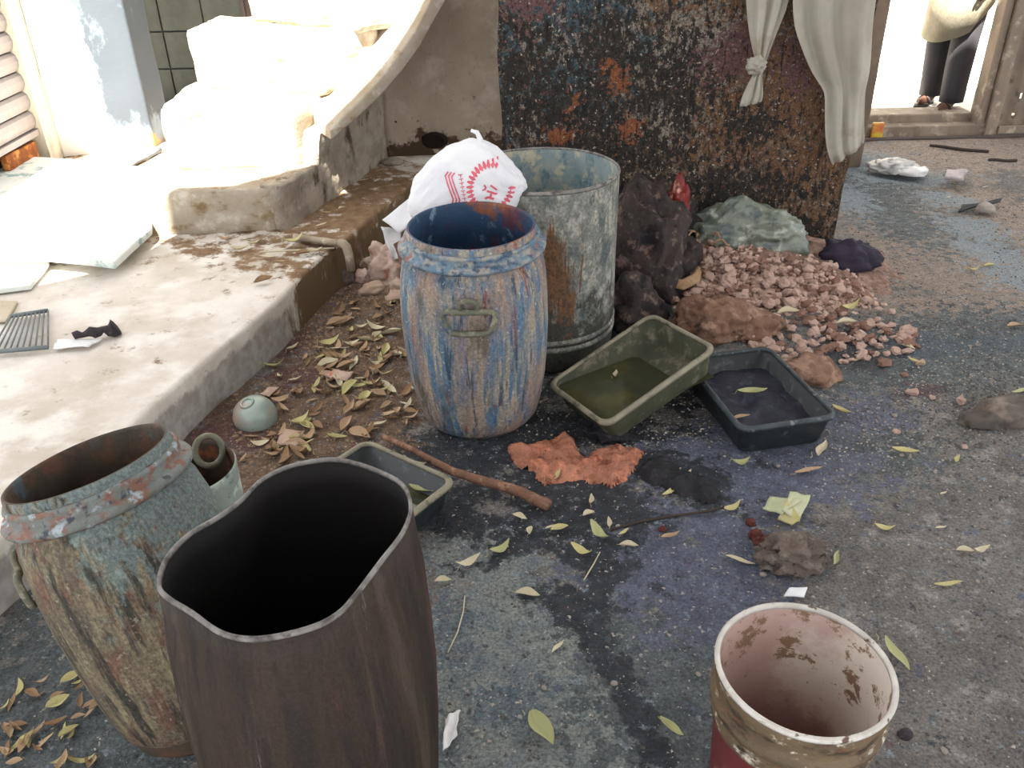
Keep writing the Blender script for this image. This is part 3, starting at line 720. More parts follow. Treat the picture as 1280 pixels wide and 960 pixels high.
def open_drum(name, label, loc, rz, sc, mats, hang, tilt=(0, 0), seed=0.0, bot=0.19, mask=None):
    mb, mi, mc, mh = mats
    t = empty(name, loc, rz); t.rotation_euler = (tilt[0], tilt[1], rz); t.scale = (sc, sc, sc)
    tag(t, label, 'drum')
    po = [(bot * .9, 0.0), (bot, 0.006), (bot + .018, 0.03), (.222, .09), (.236, .18), (.243, .28), (.246, .38), (.244, .47), (.238, .54), (.228, .595), (.212, .63), (.207, .645), (.207, .70), (.204, .708), (.198, .708)]
    pi = [(.195, .70), (.195, .64), (.222, .58), (.234, .45), (.236, .3), (.226, .16), (.2, .04), (.18, .02)]
    b = mk('body', *shell(po, pi, 80, 0.02, seed), mb, t)
    n_out = len(po)
    two_mats(b, mi, lambda p: min(p.vertices) >= (n_out - 2) * 80)
    if mask: attr(b.data, 'mk_a', mask)
    ring = [(.207, .632), (.226, .630), (.236, .636), (.238, .645), (.232, .653), (.216, .657), (.214, .672), (.218, .678), (.214, .685), (.207, .686)]
    mk('collar', *loft(lathe(ring, 80, 0.012, seed)), mc, t)
    for a in hang: drop_handle(t, .246, .492, a, mh)
    return t

pb_ = at(600, 512, 0)
bd = open_drum('blue_drum', 'blue plastic drum streaked with dried white and rust dye, standing beside the green tray', (pb_.x, pb_.y, 0.0), 0, .965,
               (M_bluedrum, M_blueinside, M_bluecollar, M_handle), [math.radians(-92), math.radians(88)], tilt=(0.03, 0), seed=1.0)

LS = .775; ltilt = Vector((-.25, .17, .95)).normalized()
pl_ = at(116, 596, .60)
lbase = pl_ - ltilt * (.70 * .90)
ld = open_drum('caked_drum', 'grey-brown drum caked with dye at the left edge, leaning beside the dark oval drum', (lbase.x, lbase.y, 0.03), 0, LS,
               (M_leftdrum, M_leftinside, M_leftcollar, M_handle), [math.radians(-165), math.radians(75)], seed=6.0, bot=.15,
               mask=lambda p: (max(0, min(1, .33 + p.x * 1.4 + (p.z - .5) * 1.4)), max(0, min(1, .35 + p.x * 2 + (p.z - .55) * 2)), 0))
ld.scale = (LS, LS, .90); ld.rotation_mode = 'QUATERNION'; ld.rotation_quaternion = Vector((0, 0, 1)).rotation_difference(ltilt)

# grey cut drum behind
pg = at(678, 426, 0)
gd = empty('grey_drum', (pg.x, pg.y, 0)); gd.scale = (.955, .955, 1.0); tag(gd, 'tall pale grey cut-off drum with a brown streak, standing behind the blue drum', 'drum')
po = [(.27, 0), (.282, .01), (.29, .06), (.292, .2), (.290, .35), (.291, .5), (.292, .62), (.292, .685), (.290, .692), (.286, .692)]
pi = [(.284, .685), (.283, .5), (.283, .2), (.28, .06), (.27, .03)]
b = mk('body', *shell(po, pi, 80, 0.02, 3.0), M_greydrum, gd)
two_mats(b, M_greyinside, lambda p: min(p.vertices) >= (len(po) - 1) * 80)
def gmask(p):
    a = math.degrees(math.atan2(p.y, p.x))
    return (math.exp(-((a + 84) / 14) ** 2) * (1.0 if p.z < .52 else max(0, 1 - (p.z - .52) / .06)) * .9, max(0, min(1, .95 - p.z / .5)), 0)
attr(b.data, 'mk_a', gmask)
mk('rim', *loft(lathe([(.292, .684), (.2945, .69), (.292, .696), (.286, .697), (.283, .69)], 80, 0.02, 3.0), wrap=True), M_cutedge, gd)
for zz in (.13, .10): 
    mk('hoop', *loft(lathe([(.289, zz - .012), (.296, zz - .004), (.296, zz + .004), (.289, zz + .012)], 80, 0.02, 3.0)), M_greydrum, gd)

# dark oval drum in front
DZ = 0.74
rimpx = [(197, 735), (201, 710), (214, 689), (236, 668), (266, 649), (300, 624), (328, 598), (362, 582), (410, 575), (440, 577), (470, 585), (504, 604), (515, 631), (507, 660), (480, 695), (462, 720), (444, 744), (424, 766), (393, 784), (347, 796), (306, 798), (272, 790), (239, 769), (210, 751)]
rw_ = [at(x, y, DZ) for x, y in rimpx]
cx = sum(p.x for p in rw_) / len(rw_); cy = sum(p.y for p in rw_) / len(rw_)
def resample(pts, n):
    P = [Vector((p.x, p.y)) for p in pts]; m = len(P); out = []
    for k in range(n):
        t = k / n * m; i = int(t); f = t - i
        p0, p1, p2, p3 = P[i - 1], P[i % m], P[(i + 1) % m], P[(i + 2) % m]
        q = 0.5 * ((2 * p1) + (p2 - p0) * f + (2 * p0 - 5 * p1 + 4 * p2 - p3) * f * f + (3 * p1 - p0 - 3 * p2 + p3) * f ** 3)
        out.append(q)
    return out
rs = [Vector((p.x - cx, p.y - cy)) for p in resample(rw_, 96)]
rmean = sum(p.length for p in rs) / len(rs)
def ring_at(z, k, sc, off=0.0):
    """blend the squashed mouth (k=1) into the round body (k=0)"""
    R = []
    for p in rs:
        u = p.normalized(); q = p * k + u * (rmean * 1.0) * (1 - k)
        q = q * sc + u * off
        R.append((q.x, q.y, z + (0.006 * N((p.x, p.y, z), 9, 2.0) if k == 1 else 0)))
    return R
t = empty('dark_drum', (cx, cy, 0)); tag(t, 'dark brown drum with its top cut off and mouth squashed oval, nearest the camera', 'drum')
outer = [ring_at(0.0, .2, .86), ring_at(0.01, .2, .92), ring_at(.06, .2, .99), ring_at(.16, .25, 1.06), ring_at(.3, .35, 1.11), ring_at(.42, .5, 1.13), ring_at(.52, .65, 1.11), ring_at(.62, .85, 1.07), ring_at(.69, .96, 1.02), ring_at(DZ, 1, 1.0)]
inner = [ring_at(DZ, 1, 1.0, -.005), ring_at(.69, .96, 1.02, -.008), ring_at(.62, .85, 1.07, -.008), ring_at(.52, .65, 1.11, -.008), ring_at(.42, .5, 1.13, -.008), ring_at(.3, .35, 1.11, -.008), ring_at(.12, .25, 1.0, -.008), ring_at(.03, .2, .88, -.008)]
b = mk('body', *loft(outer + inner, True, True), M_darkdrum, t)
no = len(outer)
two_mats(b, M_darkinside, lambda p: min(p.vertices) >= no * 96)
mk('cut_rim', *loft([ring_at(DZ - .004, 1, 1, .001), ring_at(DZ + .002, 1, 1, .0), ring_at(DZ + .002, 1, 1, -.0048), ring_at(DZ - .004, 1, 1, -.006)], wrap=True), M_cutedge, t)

# small pail behind the caked drum
pp = at(238, 585, .42)
t = empty('small_pail', (pp.x, pp.y, 0), 0.3); t.rotation_euler = (0, -0.03, .3)
tag(t, 'small weathered pail with a ring lug, half hidden behind the caked drum', 'pail')
po = [(.085, 0), (.095, .008), (.1, .05), (.108, .2), (.114, .40), (.116, .42), (.113, .424)]
pi = [(.110, .415), (.105, .3), (.096, .06), (.09, .03)]
b = mk('body', *shell(po, pi, 56, 0.03, 4.0), M_pail, t)
two_mats(b, M_pailinside, lambda p: min(p.vertices) >= (len(po) - 1) * 56)
rr = [(0.055 + .032 * math.cos(a) * 1.0, 0.06 + .024 * math.sin(a), .418 + .028 * math.sin(a)) for a in [2 * math.pi * k / 20 for k in range(20)]]
mk('ring_lug', *tube(rr, .008, 8, closed=True), M_handle, t)

# paint bucket
BH = .40
pk = at(1000, 834, BH)
t = empty('paint_bucket', (pk.x, pk.y, 0)); t.rotation_euler = (0.0, 0.02, 0.0)
tag(t, 'empty red paint bucket with white rim and splattered brown band, at the lower right', 'bucket')
R1, Rb = .148, .122
def rr_(z): return Rb + (R1 - Rb) * z / BH
po = [(Rb - .004, 0), (Rb, .006), (rr_(.1), .1), (rr_(.2), .2), (rr_(.26), .26)]
V, F = loft(lathe(po + [(rr_(BH) - .001, BH - .002)], 72, 0.004, 2.0), True)
mk('body', V, F, M_bucketred, t)
pi = [(R1 - .004, BH), (rr_(.3) - .004, .3), (rr_(.2) - .004, .2), (rr_(.1) - .004, .1), (Rb - .004, .02), (Rb - .02, .012)]
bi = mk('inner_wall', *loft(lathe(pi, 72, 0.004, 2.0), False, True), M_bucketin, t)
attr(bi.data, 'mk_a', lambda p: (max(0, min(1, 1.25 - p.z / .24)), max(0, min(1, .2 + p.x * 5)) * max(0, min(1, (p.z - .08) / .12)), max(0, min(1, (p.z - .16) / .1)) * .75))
mk('top_rim', *loft(lathe([(R1 - .005, BH - .004), (R1 - .003, BH + .004), (R1 + .003, BH + .005), (R1 + .006, BH), (R1 + .004, BH - .006)], 72, 0.004, 2.0), wrap=True), M_bucketrim, t)
bands = [(rr_(.27), .27), (rr_(.27) + .006, .275), (rr_(.29) + .006, .29), (rr_(.295) + .003, .297), (rr_(.31) + .003, .312), (rr_(.32) + .009, .318), (rr_(.335) + .009, .332), (rr_(.34) + .003, .337), (rr_(.36) + .003, .36), (rr_(.37) + .005, .372), (rr_(.39) + .003, .392)]
mk('stiffening_band', *loft(lathe(bands, 72, 0.006, 2.0)), M_bucketband, t)
em = []
def on_b(a, z, l=.0015): r = rr_(z) + l; return (math.cos(a) * r, math.sin(a) * r, z)
def patch_on(pts):   # convex outline in (angle, height)
    c = (sum(p[0] for p in pts) / len(pts), sum(p[1] for p in pts) / len(pts))
    V = [on_b(*c)] + [on_b((p[0] + c[0]) / 2, (p[1] + c[1]) / 2) for p in pts] + [on_b(*p) for p in pts]; n = len(pts)
    F = [(0, 1 + i, 1 + (i + 1) % n) for i in range(n)] + [(1 + i, 1 + n + i, 1 + n + (i + 1) % n, 1 + (i + 1) % n) for i in range(n)]
    return V, F
el = [(math.radians(-112) + .20 * math.cos(q), .215 + .04 * math.sin(q)) for q in [2 * math.pi * k / 18 for k in range(18)]]
e = mk('printed_emblem', *patch_on(el), mat('emblem_dark', '#2a2220', rough=.5, bump=0), t)
el2 = [(math.radians(-75) + .25 * math.cos(q), .20 + .05 * math.sin(q)) for q in [2 * math.pi * k / 18 for k in range(18)]]
mk('printed_emblem', *patch_on(el2), mat('emblem_pink', '#8d5b55', rough=.5, bump=0), t)

# ---------------------------------------------------------------- trays
def rrect(hx, hy, r, z, n=6):
    P = []
    for cx_, cy_, a0 in ((hx - r, hy - r, 0), (-hx + r, hy - r, 90), (-hx + r, -hy + r, 180), (hx - r, -hy + r, 270)):
        for k in range(n + 1):
            a = math.radians(a0 + 90 * k / n); P.append((cx_ + r * math.cos(a), cy_ + r * math.sin(a), z))
    return P

def tray(name, label, loc, rz, hx, hy, h, mats, fill, fz, tilt=(0, 0), fillname='water'):
    t = empty(name, loc, rz); t.rotation_euler = (tilt[0], tilt[1], rz); tag(t, label, 'tray')
    mb, mr, mf = mats; i = .028; e = .006
    out = [rrect(hx - i, hy - i, .03, 0), rrect(hx - i + .004, hy - i + .004, .032, .006), rrect(hx - .006, hy - .006, .036, h - .008), rrect(hx - .004, hy - .004, .036, h)]
    inn = [rrect(hx - .012, hy - .012, .032, h), rrect(hx - i - .003, hy - i - .003, .028, .012), rrect(hx - i - .02, hy - i - .02, .02, .007)]
    mk('basin', *loft(out + inn, True, True), mb, t)
    lip = [rrect(hx - .014, hy - .014, .032, h - .002), rrect(hx - .012, hy - .012, .034, h + .006), rrect(hx - .002, hy - .002, .04, h + .007), rrect(hx + .004, hy + .004, .042, h), rrect(hx + .002, hy + .002, .042, h - .010), rrect(hx - .004, hy - .004, .038, h - .010)]
    mk('rolled_rim', *loft(lip, wrap=True), mr, t)
    if fill:
        f = fz / h; k = i * (1 - f) + .012 * f
        V, F = grid_xy(-hx + k, hx - k, -hy + k, hy - k, .02, fill)
        mk(fillname, V, F, mf, t)
    return t

def fit_rect(px4, z):
    P = [at(x, y, z) for x, y in px4]; c = (P[0] + P[1] + P[2] + P[3]) / 4
    u = (P[1] - P[0]) + (P[2] - P[3]); v = (P[3] - P[0]) + (P[2] - P[1])
    ang = math.atan2(u.y, u.x); ang2 = math.atan2(v.y, v.x) - math.pi / 2
    d = (ang2 - ang + math.pi) % (2 * math.pi) - math.pi
    return c, ang + d / 2, u.length / 4, v.length / 4, d

gp = [at(x, y, z) for (x, y), z in zip([(686, 481), (755, 533), (895, 438), (816, 389)], (.085, .105, .245, .245))]
gx = ((gp[2] - gp[1]) + (gp[3] - gp[0])) / 2; gy = ((gp[3] - gp[2]) + (gp[0] - gp[1])) / 2
ghx, ghy = gx.length / 2, gy.length / 2
ex_ = gx.normalized(); ez_ = ex_.cross(gy).normalized(); ey_ = ez_.cross(ex_)
gc = (gp[0] + gp[1] + gp[2] + gp[3]) / 4 - ez_ * .10
GM = Matrix((ex_, ey_, ez_)).transposed().to_4x4(); GM.translation = gc
gsl = ex_.z / math.sqrt(1 - ex_.z ** 2)
gt = tray('green_tray', 'olive-green plastic tray holding murky water, beside the blue drum', (0, 0, 0), 0, ghx, ghy, .10, (M_greentray, M_trayrim, M_water), lambda x, y: min(.034 - x * gsl * .75, .082), .05)
gt.matrix_world = GM
c, a, hx, hy, d = fit_rect([(848, 442), (919, 540), (1040, 518), (954, 429)], .11)
print('black', c, math.degrees(a), hx, hy, math.degrees(d))
def slz(x, y): return .045 + .012 * FBM((x, y, 0), 12, 3, 3) + .02 * math.exp(-((y + .03 - x * .2) / .03) ** 2) * -1
bt = tray('black_tray', 'black plastic tray with dried dark sludge, right of the green tray', (c.x + .015, c.y - .015, .002), a, hx - .012, hy, .105, (M_blacktray, M_blackrim, M_sludge), slz, .05, fillname='sludge')
BT = (c, a)
c2_ = at(458, 549, .10); c3_ = at(571, 600, .10); c4_ = at(531, 650, .10)
u = (c3_ - c2_); hx = u.length / 2; v = (c4_ - c3_); v.normalize()
aa = math.atan2(u.y, u.x); vn = Vector((math.sin(aa), -math.cos(aa), 0)); hy = .15
cc = (c2_ + c3_) / 2 + vn * hy
st_ = tray('grey_tray', 'small charcoal tray half hidden behind the dark oval drum', (cc.x, cc.y, .002), aa, hx, hy, .095, (M_blacktray, M_trayrim, M_water), lambda x, y: .02, .02)
print('grey', cc, math.degrees(aa), hx, hy)

# ---------------------------------------------------------------- crumpled things
def crumple_mesh(name, m, sx, sy, sz, seed, amp=.25, fs=2.2, sub=4, flat=True, ridge=0.0, octv=4):
    bm = bmesh.new(); bmesh.ops.create_icosphere(bm, subdivisions=sub, radius=1.0)
    for v in bm.verts:
        u = v.co.normalized(); k = 1 + amp * FBM(u, fs, seed, octv)
        if ridge: k += ridge * (1 - abs(N(u, fs * 1.7, seed + 5)) * 2.2)
        v.co = u * k
        if flat and v.co.z < -.25: v.co.z = -.25 + (v.co.z + .25) * .1
    for v in bm.verts:
        if flat: v.co.z += .3
        v.co = Vector((v.co.x * sx, v.co.y * sy, v.co.z * sz))
    me = bpy.data.meshes.new(name); bm.to_mesh(me); bm.free()
    me.polygons.foreach_set('use_smooth', [True] * len(me.polygons)); me.materials.append(m)
    return me

def crumple(name, label, cat, loc, m, size, seed, rz=0, group=None, **kw):
    o = put(name, crumple_mesh(name, m, *size, seed, **kw), loc, (0, 0, rz))
    return tag(o, label, cat, group)

# ---- rubble heap
hc = at(930, 360, 0)
def heap_h(x, y):
    u = (x - hc.x - .08) / .52; v = (y - hc.y - .28) / .42
    return .17 * math.exp(-u * u - v * v)
def on_heap(px, py):
    z = 0.0
    for _ in range(8): p = at(px, py, z); z = .5 * z + .5 * max(0, heap_h(p.x, p.y) + gz(p.x, p.y))
    return at(px, py, z)
def inside(p, poly):
    c = False; j = len(poly) - 1
    for i in range(len(poly)):
        xi, yi = poly[i]; xj, yj = poly[j]
        if (yi > p[1]) != (yj > p[1]) and p[0] < (xj - xi) * (p[1] - yi) / (yj - yi) + xi: c = not c
        j = i
    return c
hpx = [(832, 300), (870, 290), (960, 322), (1040, 325), (1095, 372), (1140, 410), (1155, 438), (1090, 446), (1040, 468), (985, 470), (940, 432), (880, 430), (845, 392)]
hpoly = [(p.x, p.y) for p in (on_heap(x, y) for x, y in hpx)]
x0 = min(p[0] for p in hpoly); x1 = max(p[0] for p in hpoly); y0 = min(p[1] for p in hpoly); y1 = min(max(p[1] for p in hpoly), pR.y - .02)
def hz_(x, y):
    h = heap_h(x, y)
    return gz(x, y) + h - .032 + .018 * FBM((x, y, 0), 16, 4.0, 4) * min(1, h / .03 + .2)
V, F = grid_xy(hc.x - .6, hc.x + .75, hc.y - .4, pR.y - .03, .02, hz_)
hm = mk('rubble_heap', V, F, M_heap)
rng = random.Random(3)
parts = []
chunk_src = []
for k in range(8):
    me = crumple_mesh('rubble_chunk', M_chunk if k < 6 else M_chunk2, 1, rng.uniform(.65, .9), rng.uniform(.4, .65), k * 3.7, amp=.6, fs=2.0, sub=2, flat=False, octv=3)
    me.polygons.foreach_set('use_smooth', [False] * len(me.polygons))
    chunk_src.append(me)
# loose crumbs, far too many to count, as one object
cv = []; cf = []
ico = bmesh.new(); bmesh.ops.create_icosphere(ico, subdivisions=1, radius=1); iv = [v.co.copy() for v in ico.verts]; ifc = [tuple(v.index for v in f.verts) for f in ico.faces]; ico.free()
n = 0
while n < 4200:
    x, y = rng.uniform(x0 - .1, x1 + .15), rng.uniform(y0 - .1, y1)
    if not inside((x + rng.gauss(0, .04), y + rng.gauss(0, .04)), hpoly) or y > pR.y - .04: continue
    r = rng.choice((.006, .008, .011, .014)); o = len(cv); z = hz_(x, y)
    sxy = rng.uniform(.6, 1.3)
    for v in iv: cv.append((x + v.x * r * sxy * (1 + rng.uniform(-.25, .25)), y + v.y * r / sxy * (1 + rng.uniform(-.25, .25)), z + v.z * r * .7 + r * .2))
    cf += [tuple(i + o for i in f) for f in ifc]; n += 1
cr = mk('rubble_crumbs', cv, cf, M_chunk, smooth=False)
cr.parent = hm; cr['kind'] = 'stuff'
tag(hm, 'heap of crumbled pinkish plaster rubble against the stained wall', 'rubble', kind='stuff')
n = 0
while n < 290:
    px_, py_ = rng.uniform(830, 1160), rng.uniform(288, 472)
    if not inside((px_, py_), hpx): continue
    p = on_heap(px_, py_)
    if p.y > pR.y - .05: continue
    edge = (px_ - 830) / 330
    s = rng.uniform(.014, .030) * (1.15 - .35 * edge)
    o = put('rubble_chunk', rng.choice(chunk_src), (p.x, p.y, p.z + s * .1), (rng.uniform(-.5, .5), rng.uniform(-.5, .5), rng.uniform(0, 6.3)), (s, s, s * rng.uniform(.8, 1.2)))
    tag(o, 'small knobbly pinkish chunk lying on the plaster rubble heap', 'rubble', 'chunks on the rubble heap'); n += 1
# clods past the heap's edge
for px_, py_, s in [(1105, 455, .03), (1120, 440, .022), (1135, 432, .026), (1020, 470, .04), (1050, 428, .03), (1085, 425, .028), (1150, 455, .018), (1075, 447, .022), (1130, 470, .015), (1140, 492, .02), (1165, 500, .014), (1120, 540, .014), (1200, 505, .022), (1205, 560, .012)]:
    p = at(px_, py_, 0)
    tag(put('plaster_clod', rng.choice(chunk_src), (p.x, p.y, gz(p.x, p.y) + s * .4), (rng.uniform(-.4, .4), 0, rng.uniform(0, 6)), (s, s, s)), 'pale plaster clod scattered on the dark grit right of the heap', 'rubble', 'clods scattered beyond the heap')

# brown lump, fibres and the curled strip on the heap
p = on_heap(888, 412); crumple('brown_lump', 'large wrinkled brown lump behind the two trays', 'lump', (p.x, p.y, 0.0), M_lump, (.145, .11, .115), 4.2, amp=.28, fs=1.8, ridge=.12, sub=5)
p = on_heap(1012, 466); crumple('pink_clod', 'flat pinkish clod beside the corner of the black tray', 'lump', (p.x, p.y, 0.0), M_lump, (.10, .10, .045), 9.1, amp=.35, fs=1.8)
p = on_heap(940, 412); crumple('tan_clod', 'crumbly tan clod right of the large brown lump', 'lump', (p.x, p.y, 0.0), M_lump, (.11, .08, .07), 12.1, amp=.35, fs=1.8)
strip = [on_heap(x, y) + Vector((0, 0, .03)) for x, y in [(872, 348), (868, 358), (852, 366), (838, 362), (830, 350), (832, 338), (842, 330)]]
rings = []
for i, q in enumerate(strip):
    t_ = (strip[min(i + 1, 6)] - strip[max(i - 1, 0)]).normalized(); sd_ = t_.cross(Vector((0, 0, 1))).normalized(); w_ = .02 * (.5 + math.sin(math.pi * (i + .6) / 7))
    rings.append([q + sd_ * w_ + Vector((0, 0, .02)), q + Vector((0, 0, .03)), q - sd_ * w_, q - sd_ * w_ - Vector((0, 0, .006)), q + Vector((0, 0, .022)), q + sd_ * w_ + Vector((0, 0, .012))])
o = mk('curled_strip', *loft(rings, True, True), M_fibre); tag(o, 'curled tan strip of peel on the rubble heap', 'strip')
for k in range(16):
    a0 = on_heap(rng.uniform(832, 890), rng.uniform(288, 318)); d_ = Vector((rng.uniform(-.09, .09), rng.uniform(-.06, .02), 0))
    pts = [a0 + d_ * (i / 5) + Vector((0, 0, .035 + .025 * math.sin(math.pi * i / 5) + .01 * N((i, k, 0), .9))) for i in range(6)]
    o = mk('fibre_strand', *tube(pts, rng.uniform(.004, .007), 5), M_fibre); tag(o, 'twisted tan fibre strand tangled at the top of the heap', 'fibre', 'fibre strands on the heap')

# plastic bag, rags and foil along the wall
p = on_heap(938, 300); crumple('plastic_bag', 'crumpled greenish clear plastic bag slumped against the stained wall', 'bag', (p.x, pR.y - .16, .09), M_plastic, (.25, .11, .15), 2.6, rz=-.25, amp=.26, fs=1.5, ridge=.12, sub=5)
p = at(1055, 340, 0); crumple('violet_rag', 'dark violet rag at the foot of the stained wall corner', 'rag', (p.x, p.y, .03), M_violet, (.13, .08, .09), 3.3, rz=-.3, amp=.3, ridge=.08)
p = at(798, 372, 0); crumple('dark_rag', 'large black-purple rag heaped right of the grey drum', 'rag', (p.x + .02, p.y + .16, 0), M_purple, (.19, .24, .33), 5.1, amp=.34, fs=1.9, ridge=.14)
p = at(826, 352, 0); crumple('dark_rag', 'smaller dark rag with dusty folds beside the brown lump', 'rag', (p.x, p.y, 0), M_purple, (.14, .16, .19), 15.7, amp=.34, fs=2.2, ridge=.14)
p = at(775, 400, 0); crumple('dark_rag', 'low dark rag tucked against the foot of the grey drum', 'rag', (p.x + .05, p.y, 0), M_purple, (.12, .12, .13), 25.7, amp=.34, fs=2.2, ridge=.14)
p = at_y(822, 262, 3.82); crumple('dark_rag', 'black rag draped high on the pile against the wall', 'rag', (p.x, p.y, p.z - .12), M_purple, (.17, .12, .17), 35.2, amp=.3, fs=2.2, ridge=.18)
p = at_y(848, 256, 3.72); crumple('foil_wrapper', 'torn red and white foil wrapper poking out of the rags', 'wrapper', (p.x, p.y, p.z - .04), M_redfoil, (.045, .04, .11), 6.1, amp=.35, ridge=.2)
p = at(775, 545, 0); crumple('tar_clump', 'small black clump between the green tray and the orange clay', 'clump', (p.x - .03, p.y, 0), M_blacksludge, (.07, .05, .04), 7.1, amp=.4)

# ---- rubbish left of the blue drum
p = at(505, 345, 0)
def flap(name, label, cat, pts, m, seed, th=.004, group=None):
    """a bent stiff sheet through four corners, with a wavy surface and thickness"""
    P = [Vector(q) for q in pts]; n = 9; V = []; F = []
    nrm = (P[1] - P[0]).cross(P[3] - P[0]).normalized()
    s_ = (P[1] - P[0]).length
    for j in range(n):
        for i in range(n):
            u, v = i / (n - 1), j / (n - 1)
            q = (P[0] * (1 - u) + P[1] * u) * (1 - v) + (P[3] * (1 - u) + P[2] * u) * v
            V.append(q + nrm * s_ * .10 * N((u * 2, v * 2, seed), 1.0, seed) + Vector((N((u * 3, v * 3, 0), 1, seed), N((u * 3, v * 3, 4), 1, seed), 0)) * s_ * .06)
    F = [(j * n + i, j * n + i + 1, (j + 1) * n + i + 1, (j + 1) * n + i) for j in range(n - 1) for i in range(n - 1)]
    o = mk(name, V, F, m); s = o.modifiers.new('solid', 'SOLIDIFY'); s.thickness = th
    if label: tag(o, label, cat, group)
    return o
def sheet(name, label, cat, px, y, m, seed, dyy=None):
    P = [at_y(x, yy, y + (dyy[i] if dyy else 0)) for i, (x, yy) in enumerate(px)]
    return flap(name, label, cat, P, m, seed, .003)
wps = sheet('white_plastic_sheet', 'stiff white plastic sheet leaning up left of the blue drum', 'plastic', [(478, 275), (500, 292), (535, 262), (512, 248)], 3.72, M_bagwhite, 2.0, (0, -.06, 0, .08))
wpf = sheet('torn_flap', None, None, [(476, 283), (490, 325), (505, 322), (500, 286)], 3.68, M_paper, 3.0, (0, -.05, -.04, .02)); wpf.parent = wps
sheet('brown_card', 'bent dark brown card pressed against the left side of the blue drum', 'card', [(492, 305), (500, 330), (520, 325), (515, 292)], 3.55, M_lump, 4.0, (0, -.03, 0, .05))
o = crumple('paper_sack', 'torn pink-brown paper sack slumped behind the blue drum', 'sack', (at(500, 335, 0).x, 3.72, 0.0), M_card, (.13, .11, .13), 51.0, amp=.35, fs=2.4, sub=5)
p = at(488, 345, 0); crumple('debris_clod', 'pink and white fibrous clod at the left foot of the blue drum', 'lump', (p.x, p.y, 0), M_chunk2, (.09, .08, .07), 52.0, amp=.45, fs=3.0)
p = at(470, 366, 0); crumple('tan_bundle', 'small tan rolled bundle lying in the soil', 'bundle', (p.x, p.y, 0), M_card2, (.075, .04, .04), 53.0, rz=.4, amp=.25)
p = at(425, 352, 0); crumple('grey_stone', 'grey stone under the pipe elbow against the platform', 'stone', (p.x, p.y, 0), M_stone, (.07, .06, .07), 54.0, amp=.2)
p = at(478, 322, 0); crumple('white_clod', 'small white lump in the rubbish beyond the pipe', 'lump', (p.x, p.y, 0), M_paper, (.05, .04, .05), 55.0, amp=.3)
for k, (x, y) in enumerate([(448, 335), (462, 318), (455, 350), (498, 362), (442, 318), (485, 338), (500, 325), (470, 300)]):
    p = at(x, y, 0); crumple('rubbish_scrap', 'small crumpled scrap in the rubbish behind the drums', 'scrap', (p.x, p.y, 0), [M_card, M_card2, M_chunk][k % 3], (.05, .04, .04), 60.0 + k * 2, rz=k, group='scraps of rubbish', amp=.4, sub=3)
c_ = at(502, 378, 0); flap('card_scrap', 'greyish card scrap lying beside the left foot of the blue drum', 'card', [c_ + Vector((-.06, -.02, .02)), c_ + Vector((.06, -.02, .03)), c_ + Vector((.07, .04, .05)), c_ + Vector((-.05, .04, .04))], M_card2, 1.0)

# ---- printed white bag behind the blue drum
bc = at_y(585, 222, 2.81)
bagm = None
bm = bmesh.new(); bmesh.ops.create_icosphere(bm, subdivisions=5, radius=1.0)
for v in bm.verts:
    u = v.co.normalized(); k = 1 + .10 * FBM(u, 1.6, 77.0, 3) + .05 * (1 - abs(N(u, 3.1, 80)) * 2)
    w = u * k
    q = Vector((w.x * .215, w.y * .12, w.z * .155))
    if q.x < 0: q.z -= .30 * q.x * q.x / .2 * 1.2; q.z = q.z if q.z < 0 else q.z * (1 + q.x * 1.2)
    if q.x > 0 and q.z > 0: q.z *= 1 - 2.2 * max(0, q.x - .05)
    v.co = q
me = bpy.data.meshes.new('printed_bag'); bm.to_mesh(me)
me.polygons.foreach_set('use_smooth', [True] * len(me.polygons)); me.materials.append(M_bagwhite)
bag = empty('printed_bag', (bc.x, bc.y, bc.z - .02)); bag.rotation_euler = (0, .12, 0); bag.scale = (.88, .75, .92)
tag(bag, 'stuffed white plastic bag printed with a red sunburst, propped on the grey drum', 'bag')
bo = put('bag_body', me, (0, 0, 0), parent=bag)
bm.normal_update(); tree = BVHTree.FromBMesh(bm); bm.free()
def decal(quads2d, name, off=.002):
    """flat print wrapped on the bag: 2-D polygons (x right, z up) dropped on its front"""
    V = []; F = []
    for poly in quads2d:
        idx = []
        for (x, z) in poly:
            h = tree.ray_cast(Vector((x, -1, z)), Vector((0, 1, 0)))
            if h[0] is None: idx = None; break
            q = h[0] + h[1] * off * (1 if h[1].y < 0 else -1); idx.append(len(V)); V.append(q)
        if idx: F.append(tuple(idx))
    o = mk(name, V, F, M_redprint, bo, smooth=False)
    return o
def thick(line, w):
    out = []
    for i in range(len(line) - 1):
        a, b = Vector(line[i]), Vector(line[i + 1]); d = (b - a)
        if d.length == 0: continue
        m_ = max(1, int(d.length / .008)); n_ = Vector((-d.y, d.x)).normalized() * w / 2
        for k in range(m_):
            p_, q_ = a + d * (k / m_), a + d * ((k + 1.08) / m_)
            out.append([tuple(p_ - n_), tuple(q_ - n_), tuple(q_ + n_), tuple(p_ + n_)])
    return out
S0 = (.085, .02); rI, rO = .062, .090
sun_q = []
for k in range(26):
    a = math.radians(75 + 290 * k / 26); b = math.radians(75 + 290 * (k + 1) / 26); m_ = (a + b) / 2
    f = lambda r, q: (S0[0] + r * math.cos(q), S0[1] + r * math.sin(q) * 1.05)
    sun_q += [[f(rI, m_ - .03), f(rI + .012, a), f(rI + .018, m_), f(rI + .012, b)], [f(rI + .010, a), f(rO, m_ - .03), f(rO, m_ + .03), f(rI + .010, b)]]
decal(sun_q, 'sunburst_print')
gl = thick([(.058, .030), (.066, .022), (.062, .012), (.054, .010)], .006)                       # curl
gl += thick([(.082, .030), (.094, .022), (.106, .014)], .006)                                     # bar
